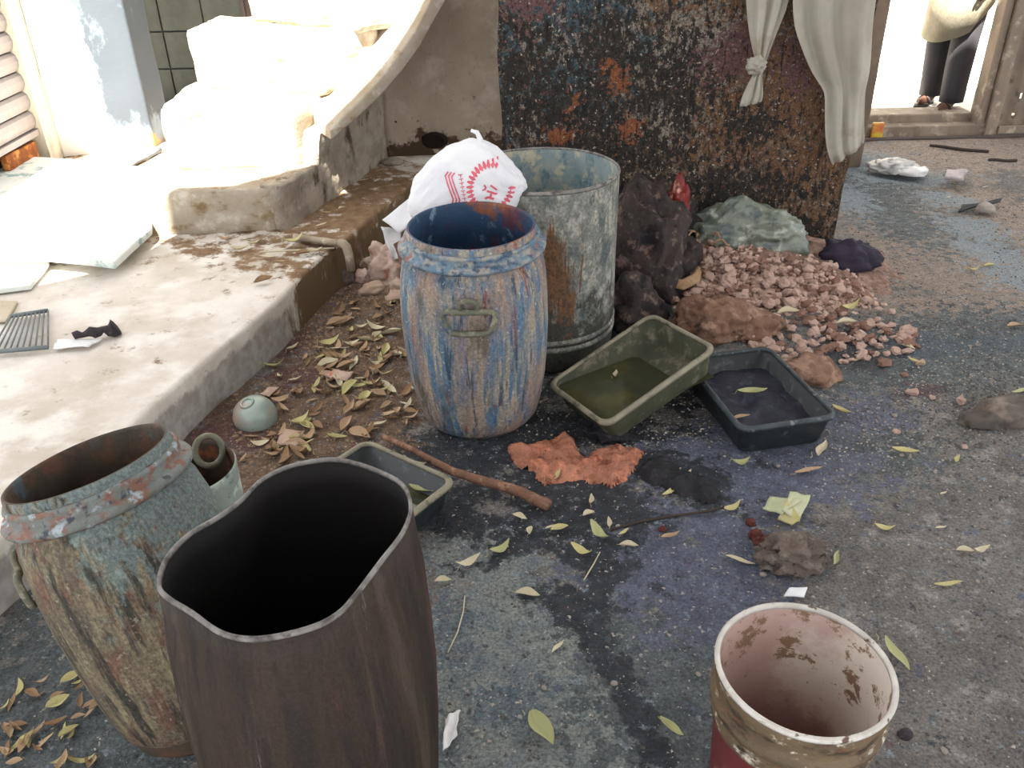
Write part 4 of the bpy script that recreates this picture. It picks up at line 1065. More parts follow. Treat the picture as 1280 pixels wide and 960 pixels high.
gl += thick([(.070, .008), (.086, .004), (.100, -.002), (.108, -.002)], .008)                      # upper stroke
gl += thick([(.088, .003), (.086, -.012), (.088, -.020)], .008)                                   # stem
gl += thick([(.066, -.020), (.076, -.015), (.086, -.016), (.098, -.020)], .008)                    # lower stroke
decal(gl, 'glyph_print')
stp = []
for dx in (0, .012, .024):
    stp += thick([(-.075 + dx, .06), (-.085 + dx, .045), (-.050 + dx, -.03), (-.058 + dx, -.085)], .005)
decal(stp, 'stripe_print')
lt = []
for k in range(9):
    x_ = -.030 + .0035 * k; z_ = .055 - .013 * k
    lt += thick([(x_ - .008, z_), (x_ + .006, z_ + .003)], .003) + thick([(x_, z_ + .003), (x_ + .002, z_ - .006)], .003)
decal(lt, 'lettering_print')
tp = [Vector((-.01, 0, .13)), Vector((.0, 0, .165)), Vector((-.012, 0, .185)), Vector((-.035, 0, .19))]
mk('twisted_neck', *tube([q + Vector((.03, 0, .0)) for q in tp], .011, 8, taper=lambda t: 1.3 - .8 * t), M_bagwhite, bag)

# ---------------------------------------------------------------- sludge patches, stick, stone
def spread(name, label, cat, px, m, h, seed, res=.009, fs=18, edge=.03):
    poly = [(q.x, q.y) for q in (at(x, y, 0) for x, y in px)]
    x0_, x1_ = min(p[0] for p in poly) - .02, max(p[0] for p in poly) + .02
    y0_, y1_ = min(p[1] for p in poly) - .02, max(p[1] for p in poly) + .02
    nx_ = int((x1_ - x0_) / res) + 1; ny_ = int((y1_ - y0_) / res) + 1
    def dist(x, y):
        d = 9
        for i in range(len(poly)):
            ax, ay = poly[i - 1]; bx, by = poly[i]; L = (bx - ax) ** 2 + (by - ay) ** 2
            t = max(0, min(1, ((x - ax) * (bx - ax) + (y - ay) * (by - ay)) / L)); d = min(d, math.hypot(x - ax - t * (bx - ax), y - ay - t * (by - ay)))
        return d if inside((x, y), poly) else -d
    V = []; ok = []
    for j in range(ny_):
        for i in range(nx_):
            x, y = x0_ + i * res, y0_ + j * res
            d = dist(x, y) + .012 * N((x, y, 0), 40, seed)
            k = max(0, min(1, d / edge)); k = math.sqrt(k)
            V.append((x, y, gz(x, y) - .006 + k * (h + h * .9 * FBM((x, y, 0), fs, seed, 4)))); ok.append(d > -.006)
    F = []
    for j in range(ny_ - 1):
        for i in range(nx_ - 1):
            q = (j * nx_ + i, j * nx_ + i + 1, (j + 1) * nx_ + i + 1, (j + 1) * nx_ + i)
            if all(ok[k] for k in q): F.append(q)
    o = mk(name, V, F, m)
    bm = bmesh.new(); bm.from_mesh(o.data); bmesh.ops.delete(bm, geom=[v for v in bm.verts if not v.link_faces], context='VERTS'); bm.to_mesh(o.data); bm.free()
    return tag(o, label, cat)
spread('orange_clay', 'patch of thick orange clay spilled in front of the green tray', 'clay', [(632, 562), (645, 552), (668, 556), (690, 549), (705, 542), (716, 546), (722, 562), (734, 573), (748, 561), (762, 558), (790, 560), (806, 566), (796, 585), (787, 599), (765, 611), (745, 606), (725, 600), (700, 606), (680, 608), (669, 600), (668, 590), (645, 585)], M_clay, .028, 3.0)
spread('orange_crumb', 'loose crumb of orange clay left of the main clay patch', 'clay', [(630, 566), (640, 556), (648, 560), (640, 574)], M_clay, .010, 5.0, edge=.01)
spread('black_sludge', 'ridge of black sludge running right from the orange clay', 'sludge', [(795, 590), (812, 572), (840, 575), (850, 590), (875, 594), (898, 602), (902, 622), (885, 630), (850, 622), (830, 612), (806, 606)], M_blacksludge, .022, 7.0)
sp = [at(478, 545, .03), at(520, 566, .05), at(565, 588, .055), at(610, 603, .04), at(650, 616, .03), at(686, 631, .018)]
sp = [p + Vector((0, .006 * math.sin(i * 2.1), 0)) for i, p in enumerate(sp)]
fine = []
for i in range(len(sp) - 1):
    for k in range(5): fine.append(sp[i].lerp(sp[i + 1], k / 5))
fine.append(sp[-1])
o = mk('wooden_stick', *tube(fine, .017, 10, taper=lambda t: .55 + .55 * t, wob=.25), M_stick); tag(o, 'knobbly brown stick resting across the grey tray corner', 'stick')
p = at(988, 702, 0); crumple('porous_stone', 'pitted grey-brown stone on the ground above the paint bucket', 'stone', (p.x, p.y, 0), M_stone, (.090, .062, .062), 8.8, amp=.30, fs=2.8, sub=5)
for k, (x, y, s) in enumerate([(938, 652, .014), (945, 668, .02), (948, 676, .016), (962, 678, .024), (828, 663, .011), (956, 690, .018)]):
    p = at(x, y, 0); crumple('red_clod', 'crumbly dark red clod near the pitted stone', 'clod', (p.x, p.y, gz(p.x, p.y)), M_redlump, (s, s, s * .8), 70 + k, group='red clods by the stone', amp=.5, sub=3)
p = at(1250, 525, 0); crumple('grey_rag', 'crumpled grey-brown rag on the ground at the right edge', 'rag', (p.x, p.y, 0), M_greycloth, (.13, .06, .055), 9.4, rz=.25, amp=.3, ridge=.16)
p = at(812, 845, 0)
crumple('dark_pebble', 'small dark grey pebble right of the paint bucket', 'pebble', tuple(at(1131, 920, 0)), M_char, (.016, .013, .014), 9.9, amp=.15, sub=3)
pebs = [crumple_mesh('pebble', M_pebble, 1, .8, .6, 90 + q, amp=.2, sub=2, flat=False) for q in range(3)]
for k in range(46):
    x, y = rng.choice([(rng.uniform(560, 1270), rng.uniform(560, 940)), (rng.uniform(1030, 1270), rng.uniform(400, 600)), (rng.uniform(300, 500), rng.uniform(420, 560))])
    p = at(x, y, 0); s = rng.uniform(.005, .010)
    tag(put('pebble', pebs[k % 3], (p.x, p.y, gz(p.x, p.y) + s * .3), (0, 0, k), (s, s, s)), 'tiny pale pebble lying loose on the yard floor', 'pebble', 'loose pebbles on the floor')

# gravel grit: far too many grains to count
M_gritp = mat('grit_pale', '#a59d94', base2='#8b837b', bs=40, rough=.9, bump=.2)
M_gritd = mat('grit_dark', '#4a4744', base2='#5c5753', bs=40, rough=.9, bump=.2)
M_gritb = mat('grit_brown', '#806854', base2='#927b66', bs=40, rough=.9, bump=.2)
tet = [(1, 0, -.5), (-.5, .87, -.5), (-.5, -.87, -.5), (0, .1, .8), (.5, .6, .3)]
tf_ = [(0, 2, 1), (0, 3, 2), (1, 2, 3), (0, 4, 3), (0, 1, 4), (1, 3, 4)]
def grit(name, label, m, count, zones, rmin, rmax, sd_):
    g_ = random.Random(sd_); V = []; F = []; k = 0
    while k < count:
        xa, xb, ya, yb_ = g_.choice(zones); p = at(g_.uniform(xa, xb), g_.uniform(ya, yb_), 0)
        if N((p.x, p.y, 0), 2.6, sd_) + g_.uniform(-.5, .3) < -.1: continue
        r = rmin + (rmax - rmin) * g_.random() ** 3; a = g_.uniform(0, 6.3); c_, s_ = math.cos(a), math.sin(a); o = len(V); z = gz(p.x, p.y)
        for x, y, zz in tet:
            x *= g_.uniform(.6, 1.2); y *= g_.uniform(.6, 1.2)
            V.append((p.x + r * (x * c_ - y * s_), p.y + r * (x * s_ + y * c_), z + r * (zz * .6 + .1)))
        F += [tuple(i + o for i in f) for f in tf_]; k += 1
    o = mk(name, V, F, m, smooth=False); tag(o, label, 'grit', kind='stuff')
right = [(560, 1280, 560, 960), (1030, 1280, 330, 600), (1030, 1280, 330, 560), (1060, 1280, 180, 360)]
grit('pale_grit', 'pale grit strewn over the yard floor', M_gritp, 5200, right + [(640, 900, 450, 560)], .0015, .0085, 5)
grit('dark_grit', 'dark grit strewn over the yard floor', M_gritd, 5200, right + [(1040, 1280, 400, 560)], .002, .010, 6)
grit('brown_grit', 'brown crumbs of earth on the soil by the platform', M_gritb, 3600, [(290, 520, 350, 610), (380, 520, 300, 450)], .002, .014, 8)

# pot, cards and paper on the soil
p = at(322, 525, 0)
t = empty('glazed_pot', (p.x, p.y, 0)); t.rotation_euler = (.25, -.2, 0); tag(t, 'round grey-green glazed pot half sunk in the soil by the platform', 'pot')
pr = [(0.012, .088), (.035, .083), (.058, .068), (.070, .045), (.074, .02), (.070, -.01), (.06, -.03)]
mk('body', *loft(lathe(pr, 36, .03, 3.0), True, True), M_pot, t)
mk('base_ring', *loft(lathe([(.016, .086), (.018, .092), (.024, .092), (.026, .085)], 28), wrap=True), M_pot, t)
def card(name, label, cat, px, m, lift=.012, seed=0.0, zb=0.0, th=.003):
    P = [at(x, y, zb) + Vector((0, 0, lift)) for x, y in px]
    return flap(name, label, cat, P, m, seed, th)
card('pink_card', 'pink-white printed card lying on the brown soil left of the blue drum', 'card', [(406, 475), (418, 467), (443, 470), (434, 481)], M_card, .015, 2.0)
card('tan_card', 'square tan card on the soil behind the dark oval drum', 'card', [(346, 558), (356, 541), (381, 543), (371, 564)], M_card2, .012, 3.0)
card('orange_card', 'small torn orange-pink card beside the glazed pot', 'card', [(326, 498), (338, 489), (350, 490), (338, 501)], M_card, .02, 4.0)
card('paper_scrap', 'torn white paper scrap beside the foot of the dark oval drum', 'paper', [(553, 945), (557, 902), (575, 892), (571, 925)], M_paper, .015, 5.0)
card('plastic_scrap', 'pale plastic scrap behind the rim of the paint bucket', 'plastic', [(978, 752), (985, 742), (1008, 741), (1004, 753)], M_bagwhite, .02, 6.0)
card('matchbox', None, None, [(1178, 231), (1182, 222), (1206, 223), (1202, 232)], M_match, .03, 7.0, th=.02)
tag(bpy.data.objects['matchbox'], 'small lilac matchbox lying by the pale blue gutter', 'matchbox')
p = at(1115, 212, 0); crumple('plastic_film', 'crumpled whitish plastic film on the ground near the doorway', 'plastic', (p.x, p.y, 0), M_film, (.14, .10, .045), 17.0, amp=.35, ridge=.12, fs=2.6)
p = at(1142, 218, 0); crumple('wet_scrap', 'grey scrap beside the crumpled plastic film', 'scrap', (p.x, p.y, 0), M_paper, (.08, .06, .035), 18.0, amp=.4, sub=3)
card('black_strip', 'black plastic strip lying in the pale blue gutter', 'plastic', [(1196, 270), (1200, 263), (1250, 254), (1248, 258)], M_blackp, .02, 8.0, th=.008)
p = at(1230, 268, 0); crumple('gutter_stone', 'small brown stone lying on the black plastic strip', 'stone', (p.x, p.y, .02), M_pebble, (.05, .04, .035), 19.0, amp=.25, sub=3)
for k, (a0, a1, lb) in enumerate([((1162, 182), (1237, 190), 'longer dark stick on the ground before the doorway'), ((1236, 200), (1272, 201), 'shorter brown stick on the ground at the far right')]):
    A, B = at(*a0, .01), at(*a1, .01)
    o = mk('thin_stick', *tube([A.lerp(B, i / 8) + Vector((0, .01 * math.sin(i), 0)) for i in range(9)], .010, 6), M_twig); tag(o, lb, 'stick')
pts = [at(x, y, .006) for x, y in [(762, 663), (800, 652), (840, 645), (880, 640), (905, 634)]]
o = mk('dark_twig', *tube(pts, .004, 6), M_twig); tag(o, 'thin dark twig lying across the lilac stain', 'twig')
pts = [at(x, y, .005) for x, y in [(560, 815), (572, 790), (579, 765), (581, 745)]]
o = mk('pale_straw', *tube(pts, .0018, 5), M_leafP); tag(o, 'thin pale straw on the floor right of the dark oval drum', 'straw')
pts = [at(x, y, .005) for x, y in [(730, 725), (742, 705), (750, 690)]]
o = mk('pale_straw', *tube(pts, .0018, 5), M_leafP); tag(o, 'thin pale straw on the black stain among yellow leaves', 'straw')

# ---------------------------------------------------------------- leaves
def leaf_mesh(m, seed, curl, fold, wid=.30):
    n = 9; V = []; F = []
    for i in range(n):
        t = i / (n - 1); w = wid * math.sin(math.pi * min(1, t * .95 + .03)) ** .8 * (1 - .25 * t)
        bend = .18 * math.sin(t * 2.4 + seed); up = curl * (t - .5) ** 2 * 4
        for s in (-1, -.5, 0, .5, 1):
            V.append((t - .5, s * w * .5 + bend * (t - .5) ** 2 * 3, up * .25 + abs(s) * fold * w + .02 * N((t * 4, s * 2, seed), 1, seed)))
    for i in range(n - 1):
        for s in range(4): F.append((i * 5 + s, i * 5 + s + 1, (i + 1) * 5 + s + 1, (i + 1) * 5 + s))
    V2, F2 = tube([(-.5 - .18, .02, .02), (-.58, .0, .01), (-.5, bend * .7, up * .25)], .012, 4)
    o = len(V); V += [tuple(v) for v in V2]; F += [tuple(k + o for k in f) for f in F2]
    return mk_mesh('fallen_leaf', V, F, m)
LM = {}
for key, m in (('Y', M_leafY), ('G', M_leafG), ('P', M_leafP), ('B', M_leafB), ('D', M_leafD)):
    LM[key] = [leaf_mesh(m, k * 1.9 + ord(key), .3 + .5 * (k % 3), .25 + .25 * (k % 2), .28 + .08 * (k % 4)) for k in range(4)]
def leaf(px, py, L, key, rz, label, group=None, z=None, tilt=.15):
    p = at(px, py, 0 if z is None else z)
    zz = gz(p.x, p.y) + .006 if z is None else z + .004
    o = put('fallen_leaf', rng.choice(LM[key]), (p.x, p.y, zz), (rng.uniform(-tilt, tilt), rng.uniform(-tilt, tilt), rz), (L * .86,) * 3)
    return tag(o, label, 'leaf', group)
leaf(940, 493, .115, 'G', -.1, 'green-yellow leaf lying in the black tray on dark sludge', z=.055)
leaf(925, 522, .075, 'B', .2, 'browned leaf at the lower corner inside the black tray', z=.055)
leaf(769, 469, .075, 'P', 1.2, 'pale leaf floating in the green tray', z=.105)
leaf(527, 613, .10, 'G', -.3, 'green leaf lying in the small grey tray', z=.03)
g = 'leaves around the trays and clay'
for a, lb in zip([(1026, 562, .12, 'P', .8), (1130, 568, .09, 'Y', -.2), (1052, 516, .09, 'Y', -.9), (925, 580, .075, 'G', .2), (838, 617, .08, 'Y', .9), (692, 600, .07, 'Y', .6), (1010, 588, .1, 'B', .2), (960, 548, .06, 'P', .3), (915, 635, .07, 'Y', .3), (860, 596, .04, 'P', 1.2)], ['large pale leaf hanging off the near right corner of the black tray', 'long yellow leaf on the ground right of the black tray', 'curled yellow leaf touching the right side of the black tray', 'green leaf on the lilac stain below the black tray', 'bent yellow leaf on the end of the black sludge ridge', 'yellow leaf at the lower left edge of the orange clay', 'brown leaf on the ground below the black tray corner', 'small pale leaf tucked at the front edge of the black tray', 'yellow leaf between the black sludge and the crumpled green leaf', 'tiny pale leaf stuck on the black sludge ridge']):
    leaf(*a, lb, g)
g = 'leaves on the dark stain'
for a, lb in zip([(740, 628, .055, 'P', 1.4), (735, 645, .05, 'P', .5), (748, 672, .095, 'G', -1.2), (727, 694, .075, 'Y', -.9), (700, 664, .06, 'Y', .3), (762, 658, .05, 'P', 1.5), (786, 685, .06, 'P', -.3), (838, 673, .065, 'B', .1), (650, 648, .05, 'P', -.5), (662, 665, .045, 'P', 1.3), (780, 668, .05, 'Y', .9), (690, 660, .05, 'P', .2)], ['pale leaf below the orange clay, uppermost on the dark stain', 'pale leaf just below the uppermost one on the dark stain', 'longest green leaf on the dark stain beside the twig', 'golden leaf on the dark stain left of the longest green leaf', 'yellow leaf on the dark stain below the stick tip', 'small upright pale leaf at the left end of the dark twig', 'pale leaf on the lilac stain under the left end of the twig', 'brown leaf on the lilac stain below the dark twig', 'small pale leaf just below the tip of the brown stick', 'tiny pale leaf below and right of the brown stick tip', 'small yellow leaf touching the dark twig on the lilac stain', 'small pale leaf beside the yellow one under the stick tip']):
    leaf(*a, lb, g)
g = 'leaves on the pale screed'
for a, lb in zip([(625, 690, .085, 'G', .6), (585, 707, .085, 'P', .8), (660, 745, .075, 'P', -.4), (697, 808, .05, 'P', .6), (554, 728, .05, 'P', .0)], ['curved green leaf on the grey screed below the stick', 'pale curled leaf on the grey screed nearest the dark oval drum rim', 'three-cornered pale leaf on the screed beside the black stain', 'small pale leaf on the screed at the edge of the black streak', 'tiny pale leaf on the screed close to the dark oval drum']):
    leaf(*a, lb, g)
leaf(676, 914, .11, 'G', -.9, 'long green-yellow leaf at the bottom centre of the floor')
leaf(840, 914, .08, 'G', -1.0, 'fresh green leaf lying left of the paint bucket')
leaf(1120, 820, .11, 'G', -1.1, 'round olive leaf touching the right side of the paint bucket rim')
g = 'leaves on the bare earth at the right'
for a, lb in zip([(1105, 665, .06, 'Y', -.5), (1185, 734, .08, 'Y', .1), (1205, 692, .055, 'P', -.2), (1224, 691, .06, 'P', .5), (1195, 577, .05, 'Y', 1.0), (1175, 662, .04, 'P', 0), (1275, 490, .09, 'G', .6), (1145, 455, .07, 'Y', -.6), (1135, 436, .06, 'P', -.7), (1268, 410, .08, 'B', .3), (1215, 340, .07, 'Y', 0), (1237, 335, .06, 'Y', .1), (1232, 232, .05, 'P', .4), (1185, 250, .05, 'P', .6), (1045, 700, .07, 'G', 1.3), (925, 700, .09, 'P', -.5), (1178, 620, .04, 'P', .4)], ['yellow leaf on bare earth up and right of the pitted stone', 'yellow curved leaf on bare earth right of the paint bucket', 'left leaf of a pale pair on the bare earth at the right', 'right leaf of a pale pair on the bare earth at the right', 'small yellow leaf on the earth below the grey rag', 'tiny pale leaf above the pale pair on the right', 'green leaf at the right edge above the grey rag', 'yellow leaf on the dark grit past the rubble heap', 'pale leaf at the tip of the rubble heap on dark grit', 'brown leaf at the right edge on the blue grit', 'left yellow leaf beside the pale blue gutter', 'right yellow leaf in the pale blue gutter', 'small pale leaf on the earth right of the matchbox', 'small pale leaf in the gutter below the matchbox', 'green leaf leaning on the right side of the pitted stone', 'pale leaf on the dark ground left of the pitted stone', 'tiny pale leaf in the middle of the bare earth']):
    leaf(*a, lb, g)
for a, lb in zip([(1062, 386, .10, 'Y', .2), (1058, 405, .09, 'P', -.1), (985, 392, .10, 'P', -.2)], ['yellow leaf lying on the right slope of the rubble heap', 'pale leaf just below the yellow one on the rubble heap', 'long pale leaf on the rubble heap beside the tan clod']):
    leaf(*a, lb, 'leaves on the rubble heap', z=.03)
# crumpled pale green leaf by the stone
p = at(985, 645, 0)
M_lcr = mat('leaf_crumpled', '#b4b598', base2='#a3a681', bs=14, rough=.6, bump=.3, layers=[dict(c='#3c4238', s=24, t=.68, w=.04)])
crl = empty('crumpled_leaf', (0, 0, 0)); tag(crl, 'large crumpled pale green-yellow leaf above the pitted stone', 'leaf')
def lq(pts): return [at(x, y, 0) + Vector((0, 0, z)) for x, y, z in pts]
o = flap('leaf_blade', None, None, lq([(952, 640, .012), (975, 652, .03), (1000, 640, .05), (962, 628, .02)]), M_lcr, 2.3); o.parent = crl
o = flap('leaf_blade', None, None, lq([(975, 650, .03), (998, 656, .01), (1010, 634, .04), (985, 630, .045)]), M_lcr, 5.3); o.parent = crl
o = flap('curled_tip', None, None, lq([(972, 652, .008), (990, 660, .008), (1000, 654, .02), (980, 640, .045)]), M_leafY, 7.3); o.parent = crl
soilpx = [(300, 555), (335, 490), (400, 415), (440, 370), (515, 370), (520, 545), (470, 545), (420, 555), (340, 590), (300, 590)]
n = 0
while n < 150:
    x, y = rng.uniform(295, 525), rng.uniform(335, 600)
    if not inside((x, y), soilpx): continue
    if N((x, y, 0), .02, 3) + rng.uniform(-.5, .4) < -.2: continue
    leaf(x, y, rng.uniform(.045, .10), rng.choice('BBBDDDPY'), rng.uniform(0, 6.3), 'dry curled brown leaf on the soil between platform and blue drum', 'dry leaves on the brown soil', tilt=.45); n += 1
for a in [(412, 430, .10, 'Y', .4), (438, 432, .08, 'P', .6), (367, 437, .07, 'P', .9), (452, 475, .09, 'P', .7), (465, 482, .08, 'Y', .1), (485, 482, .07, 'P', -.8), (410, 456, .1, 'P', .3), (387, 535, .09, 'Y', -.6), (378, 527, .08, 'Y', .4), (512, 508, .07, 'P', 1.2), (472, 533, .08, 'P', .4), (345, 460, .09, 'Y', .1), (452, 410, .06, 'P', .4), (470, 412, .1, 'P', -.2), (490, 418, .1, 'P', -.2), (425, 437, .09, 'P', .1), (520, 585, .1, 'P', -.3), (370, 478, .06, 'P', .2)]:
    leaf(*a, 'pale yellow leaf among the brown ones on the soil', 'pale leaves on the brown soil', tilt=.4)
n = 0
while n < 40:
    x, y = rng.uniform(0, 130), rng.uniform(840, 958)
    if y < 850 + (60 - x) * .3: continue
    leaf(x, y, rng.uniform(.03, .06), rng.choice('YYBBD'), rng.uniform(0, 6.3), 'withered yellow-brown leaf at the foot of the caked drum', 'leaves by the caked drum', tilt=.5); n += 1

# ---------------------------------------------------------------- on the platform
def slab(name, label, cat, px, z0, z1, m, seed):
    poly = [xy(x, y, z1) for x, y in px]
    o = rough_box(name, poly, z0, z1, m, cuts=5, amp=.004, bev=.005, seed=seed, fs=4)
    return tag(o, label, cat)
slab('white_slab', 'large white sunlit slab lying on the platform below the shutter', 'slab', [(-60, 325), (58, 319), (142, 328), (188, 285), (192, 235), (178, 208), (60, 196), (-60, 192)], PZ + .045, PZ + .075, M_board, 2.0)
slab('white_slab', 'thinner pale slab sticking out beneath the large white slab', 'slab', [(-60, 368), (38, 356), (60, 326), (60, 300), (-60, 280)], PZ + .008, PZ + .032, M_board, 5.0)
slab('stone_prop', 'flat stone propping up the large white slab', 'stone', [(60, 312), (130, 315), (150, 280), (60, 270)], PZ, PZ + .044, M_sidewall, 7.0)
gr = empty('metal_grille', (0, 0, 0)); tag(gr, 'small grey metal grille with parallel bars lying on the platform at the left edge', 'grille')
ga, gb, gc_, gd_ = [at(x, y, PZ + .018) for x, y in ((14, 395), (60, 388), (60, 434), (-12, 440))]
mk('frame_bar', *tube([ga, gb], .008, 6), M_grille, gr); mk('frame_bar', *tube([gd_, gc_], .008, 6), M_grille, gr)
for k in range(10):
    u = k / 9; mk('bar', *tube([ga.lerp(gb, u), gd_.lerp(gc_, u)], .0035, 6), M_grille, gr)
slab('pale_board', 'pale flat board at the left edge behind the metal grille', 'board', [(-60, 405), (8, 400), (22, 376), (-60, 372)], PZ + .002, PZ + .014, M_panel, 9.0)
P_ = [at(x, y, PZ + .012) for x, y in ((66, 436), (72, 425), (128, 424), (110, 434))]
flap('paper_sheet', 'white paper scrap under the charred wood on the platform', 'paper', P_, M_paper, 3.0, .003)
A, B = at(92, 420, PZ + .03), at(145, 410, PZ + .03)
o = mk('charred_wood', *tube([A.lerp(B, i / 10) + Vector((0, 0, .004 * math.sin(i * 2))) for i in range(11)], .021, 9, taper=lambda t: .5 + .6 * t, wob=.8), M_char); tag(o, 'charred piece of wood lying on white paper on the platform', 'wood')
A, B = at(160, 207, PZ + .02), at(200, 187, PZ + .02)
o = mk('metal_rod', *tube([A.lerp(B, i / 4) for i in range(5)], .016, 8), M_grille); tag(o, 'grey rod lying at the foot of the blue-grey pillar', 'rod')
pt = empty('drain_pipe', (0, 0, 0)); tag(pt, 'short tan drain pipe with an elbow over the platform edge', 'pipe')
A, B = at(368, 296, PZ + .02), at(424, 304, PZ + .02)
mk('pipe_run', *tube([A.lerp(B, i / 4) for i in range(5)], .015, 10), M_pipe, pt)
C_ = B + (B - A).normalized() * .035
mk('elbow', *tube([B, B + (C_ - B) * .6, C_ + Vector((0, 0, -.012)), C_ + Vector((.008, -.004, -.05)), C_ + Vector((.01, -.005, -.12))], .021, 10), M_pipe, pt)
leaf(368, 303, .11, 'Y', .5, 'bright yellow leaf beside the drain pipe on the platform', z=PZ + .02)
bpy.context.view_layer.update()
for a, lb in zip([(300, 313, .09, 'P', .3), (318, 306, .07, 'P', .7), (335, 322, .08, 'P', -.2), (402, 282, .07, 'P', .5), (408, 268, .06, 'B', .2), (428, 262, .06, 'P', .8), (395, 316, .08, 'P', .6), (330, 352, .09, 'D', .3), (455, 226, .06, 'P', .3), (350, 330, .07, 'B', .2), (380, 318, .08, 'D', .1), (280, 300, .07, 'B', .4)], ['pale leaf at the left of the wet patch on the platform', 'pale leaf in the wet patch below the first step', 'pale leaf in the wet patch left of the straw', 'pale leaf on the dirt ledge just beyond the drain pipe', 'brown leaf on the dirt ledge against the stair side', 'pale leaf at the outer edge of the dirt ledge', 'pale leaf on the platform corner under the drain pipe', 'dark leaf at the dry edge of the platform', 'pale leaf far along the dirt ledge near the wall', 'brown leaf in the wet patch near the platform edge', 'dark leaf in the wet patch beneath the straw', 'brown leaf at the foot of the first step']):
    leaf(*a, lb, 'leaves on the platform edge', z=PZ + .01)
A, B = at(325, 315, PZ + .02), at(418, 310, PZ + .02)
o = mk('pale_straw', *tube([A.lerp(B, i / 6) for i in range(7)], .004, 5), M_leafP); tag(o, 'pale straw lying on the platform in front of the drain pipe', 'straw')
p = at(492, 203, PZ); crumple('ledge_stone', 'flat grey stone on the ledge beneath the hole in the wall', 'stone', (p.x, p.y - .03, PZ), M_sidewall, (.06, .04, .03), 22.0, amp=.2, sub=3)

# ---------------------------------------------------------------- hanging cloth
rope = mk('clothes_line', *tube([(0.9, pR.y - .12, 2.02), (1.5, pR.y - .10, 1.98), (1.9, pR.y + .1, 1.97), (j1.x - .1, j1.y, 2.02)], .006, 6), M_rope)
tag(rope, 'rope strung above the hanging white cloths', 'rope')
def hang(name, label, rows, fold, seed, yb):
    """rows: (py, x_left, x_right) in pixels at the cloth's own distance, top to bottom"""
    n = 33; V = []; F = []
    for k, (py, xl, xr) in enumerate(rows):
        for i in range(n):
            u = i / (n - 1); p = at_y(xl + (xr - xl) * u, py if not isinstance(py, tuple) else py[0] + (py[1] - py[0]) * u, yb)
            w_ = (xr - xl) / 120
            p.y -= .012 + .006 * math.sin(u * 37 + k * .5 + seed) * min(1, w_ + .3) + .006 + fold * min(1, w_ + .3) * (1 + math.sin(u * 15 + seed + k * .25 + 1.2 * N((u * 2, k * .3, seed), 1.3)))
            V.append(p)
    m_ = len(rows)
    F = [(k * n + i, k * n + i + 1, (k + 1) * n + i + 1, (k + 1) * n + i) for k in range(m_ - 1) for i in range(n - 1)]
    o = mk(name, V, F, M_cloth)
    s = o.modifiers.new('sub', 'SUBSURF'); s.levels = 1; s.render_levels = 1
    s = o.modifiers.new('solid', 'SOLIDIFY'); s.thickness = .002
    return o
yb = pR.y - .06
top = -250
c1 = hang('hanging_cloth', None, [(top, 985, 1120), (-120, 988, 1105), (-40, 985, 1096), (0, 985, 1091), (30, 986, 1088), (55, 996, 1087), (80, 1006, 1086), (100, 1018, 1083), ((112, 112), 1028, 1079), (130, 1028, 1079), (155, 1029, 1078), ((185, 168), 1030, 1078), ((205, 178), 1038, 1077)], .022, 1.0, yb)
tag(c1, 'long translucent white cloth hanging at the right end of the stained wall', 'cloth')
kc = empty('knotted_cloth', (0, 0, 0)); tag(kc, 'white cloth tied in a knot near its lower end, hanging on the stained wall', 'cloth')
c2 = hang('upper_cloth', None, [(top, 910, 1010), (-100, 922, 1000), (0, 930, 986), (25, 932, 975), (50, 936, 965), (70, 941, 958), (78, 944, 955), (86, 945, 953)], .02, 2.0, yb); c2.parent = kc
c3 = hang('lower_tail', None, [(84, 944, 952), (95, 938, 951), (108, 931, 952), (120, 926, 952), ((132, 126), 923, 950)], .016, 3.0, yb); c3.parent = kc
q = at_y(943, 80, yb)
kn = put('knot', crumple_mesh('knot', M_cloth, .036, .03, .032, 31.0, amp=.35, ridge=.25, sub=4, flat=False), (q.x, q.y - .03, q.z)); kn.parent = kc

# small things near the doorway
p = at(1090, 152, .0)
o = rough_box('yellow_packet', [(dL.x + .0, dy - .045), (dL.x + .07, dy - .045), (dL.x + .07, dy - .02), (dL.x + .0, dy - .02)], .0, .11, M_yellowp, cuts=3, amp=.006, bev=.004)
tag(o, 'yellow and red packet standing at the doorway threshold', 'packet')

# ---------------------------------------------------------------- person outside the doorway
pe = at(1172, 133, .105)
per = empty('person', (pe.x, pe.y, .105)); per.rotation_euler = (0, 0, math.radians(-48))
tag(per, 'person standing outside the doorway in dark trousers, sandals and a long cream shirt', 'person')
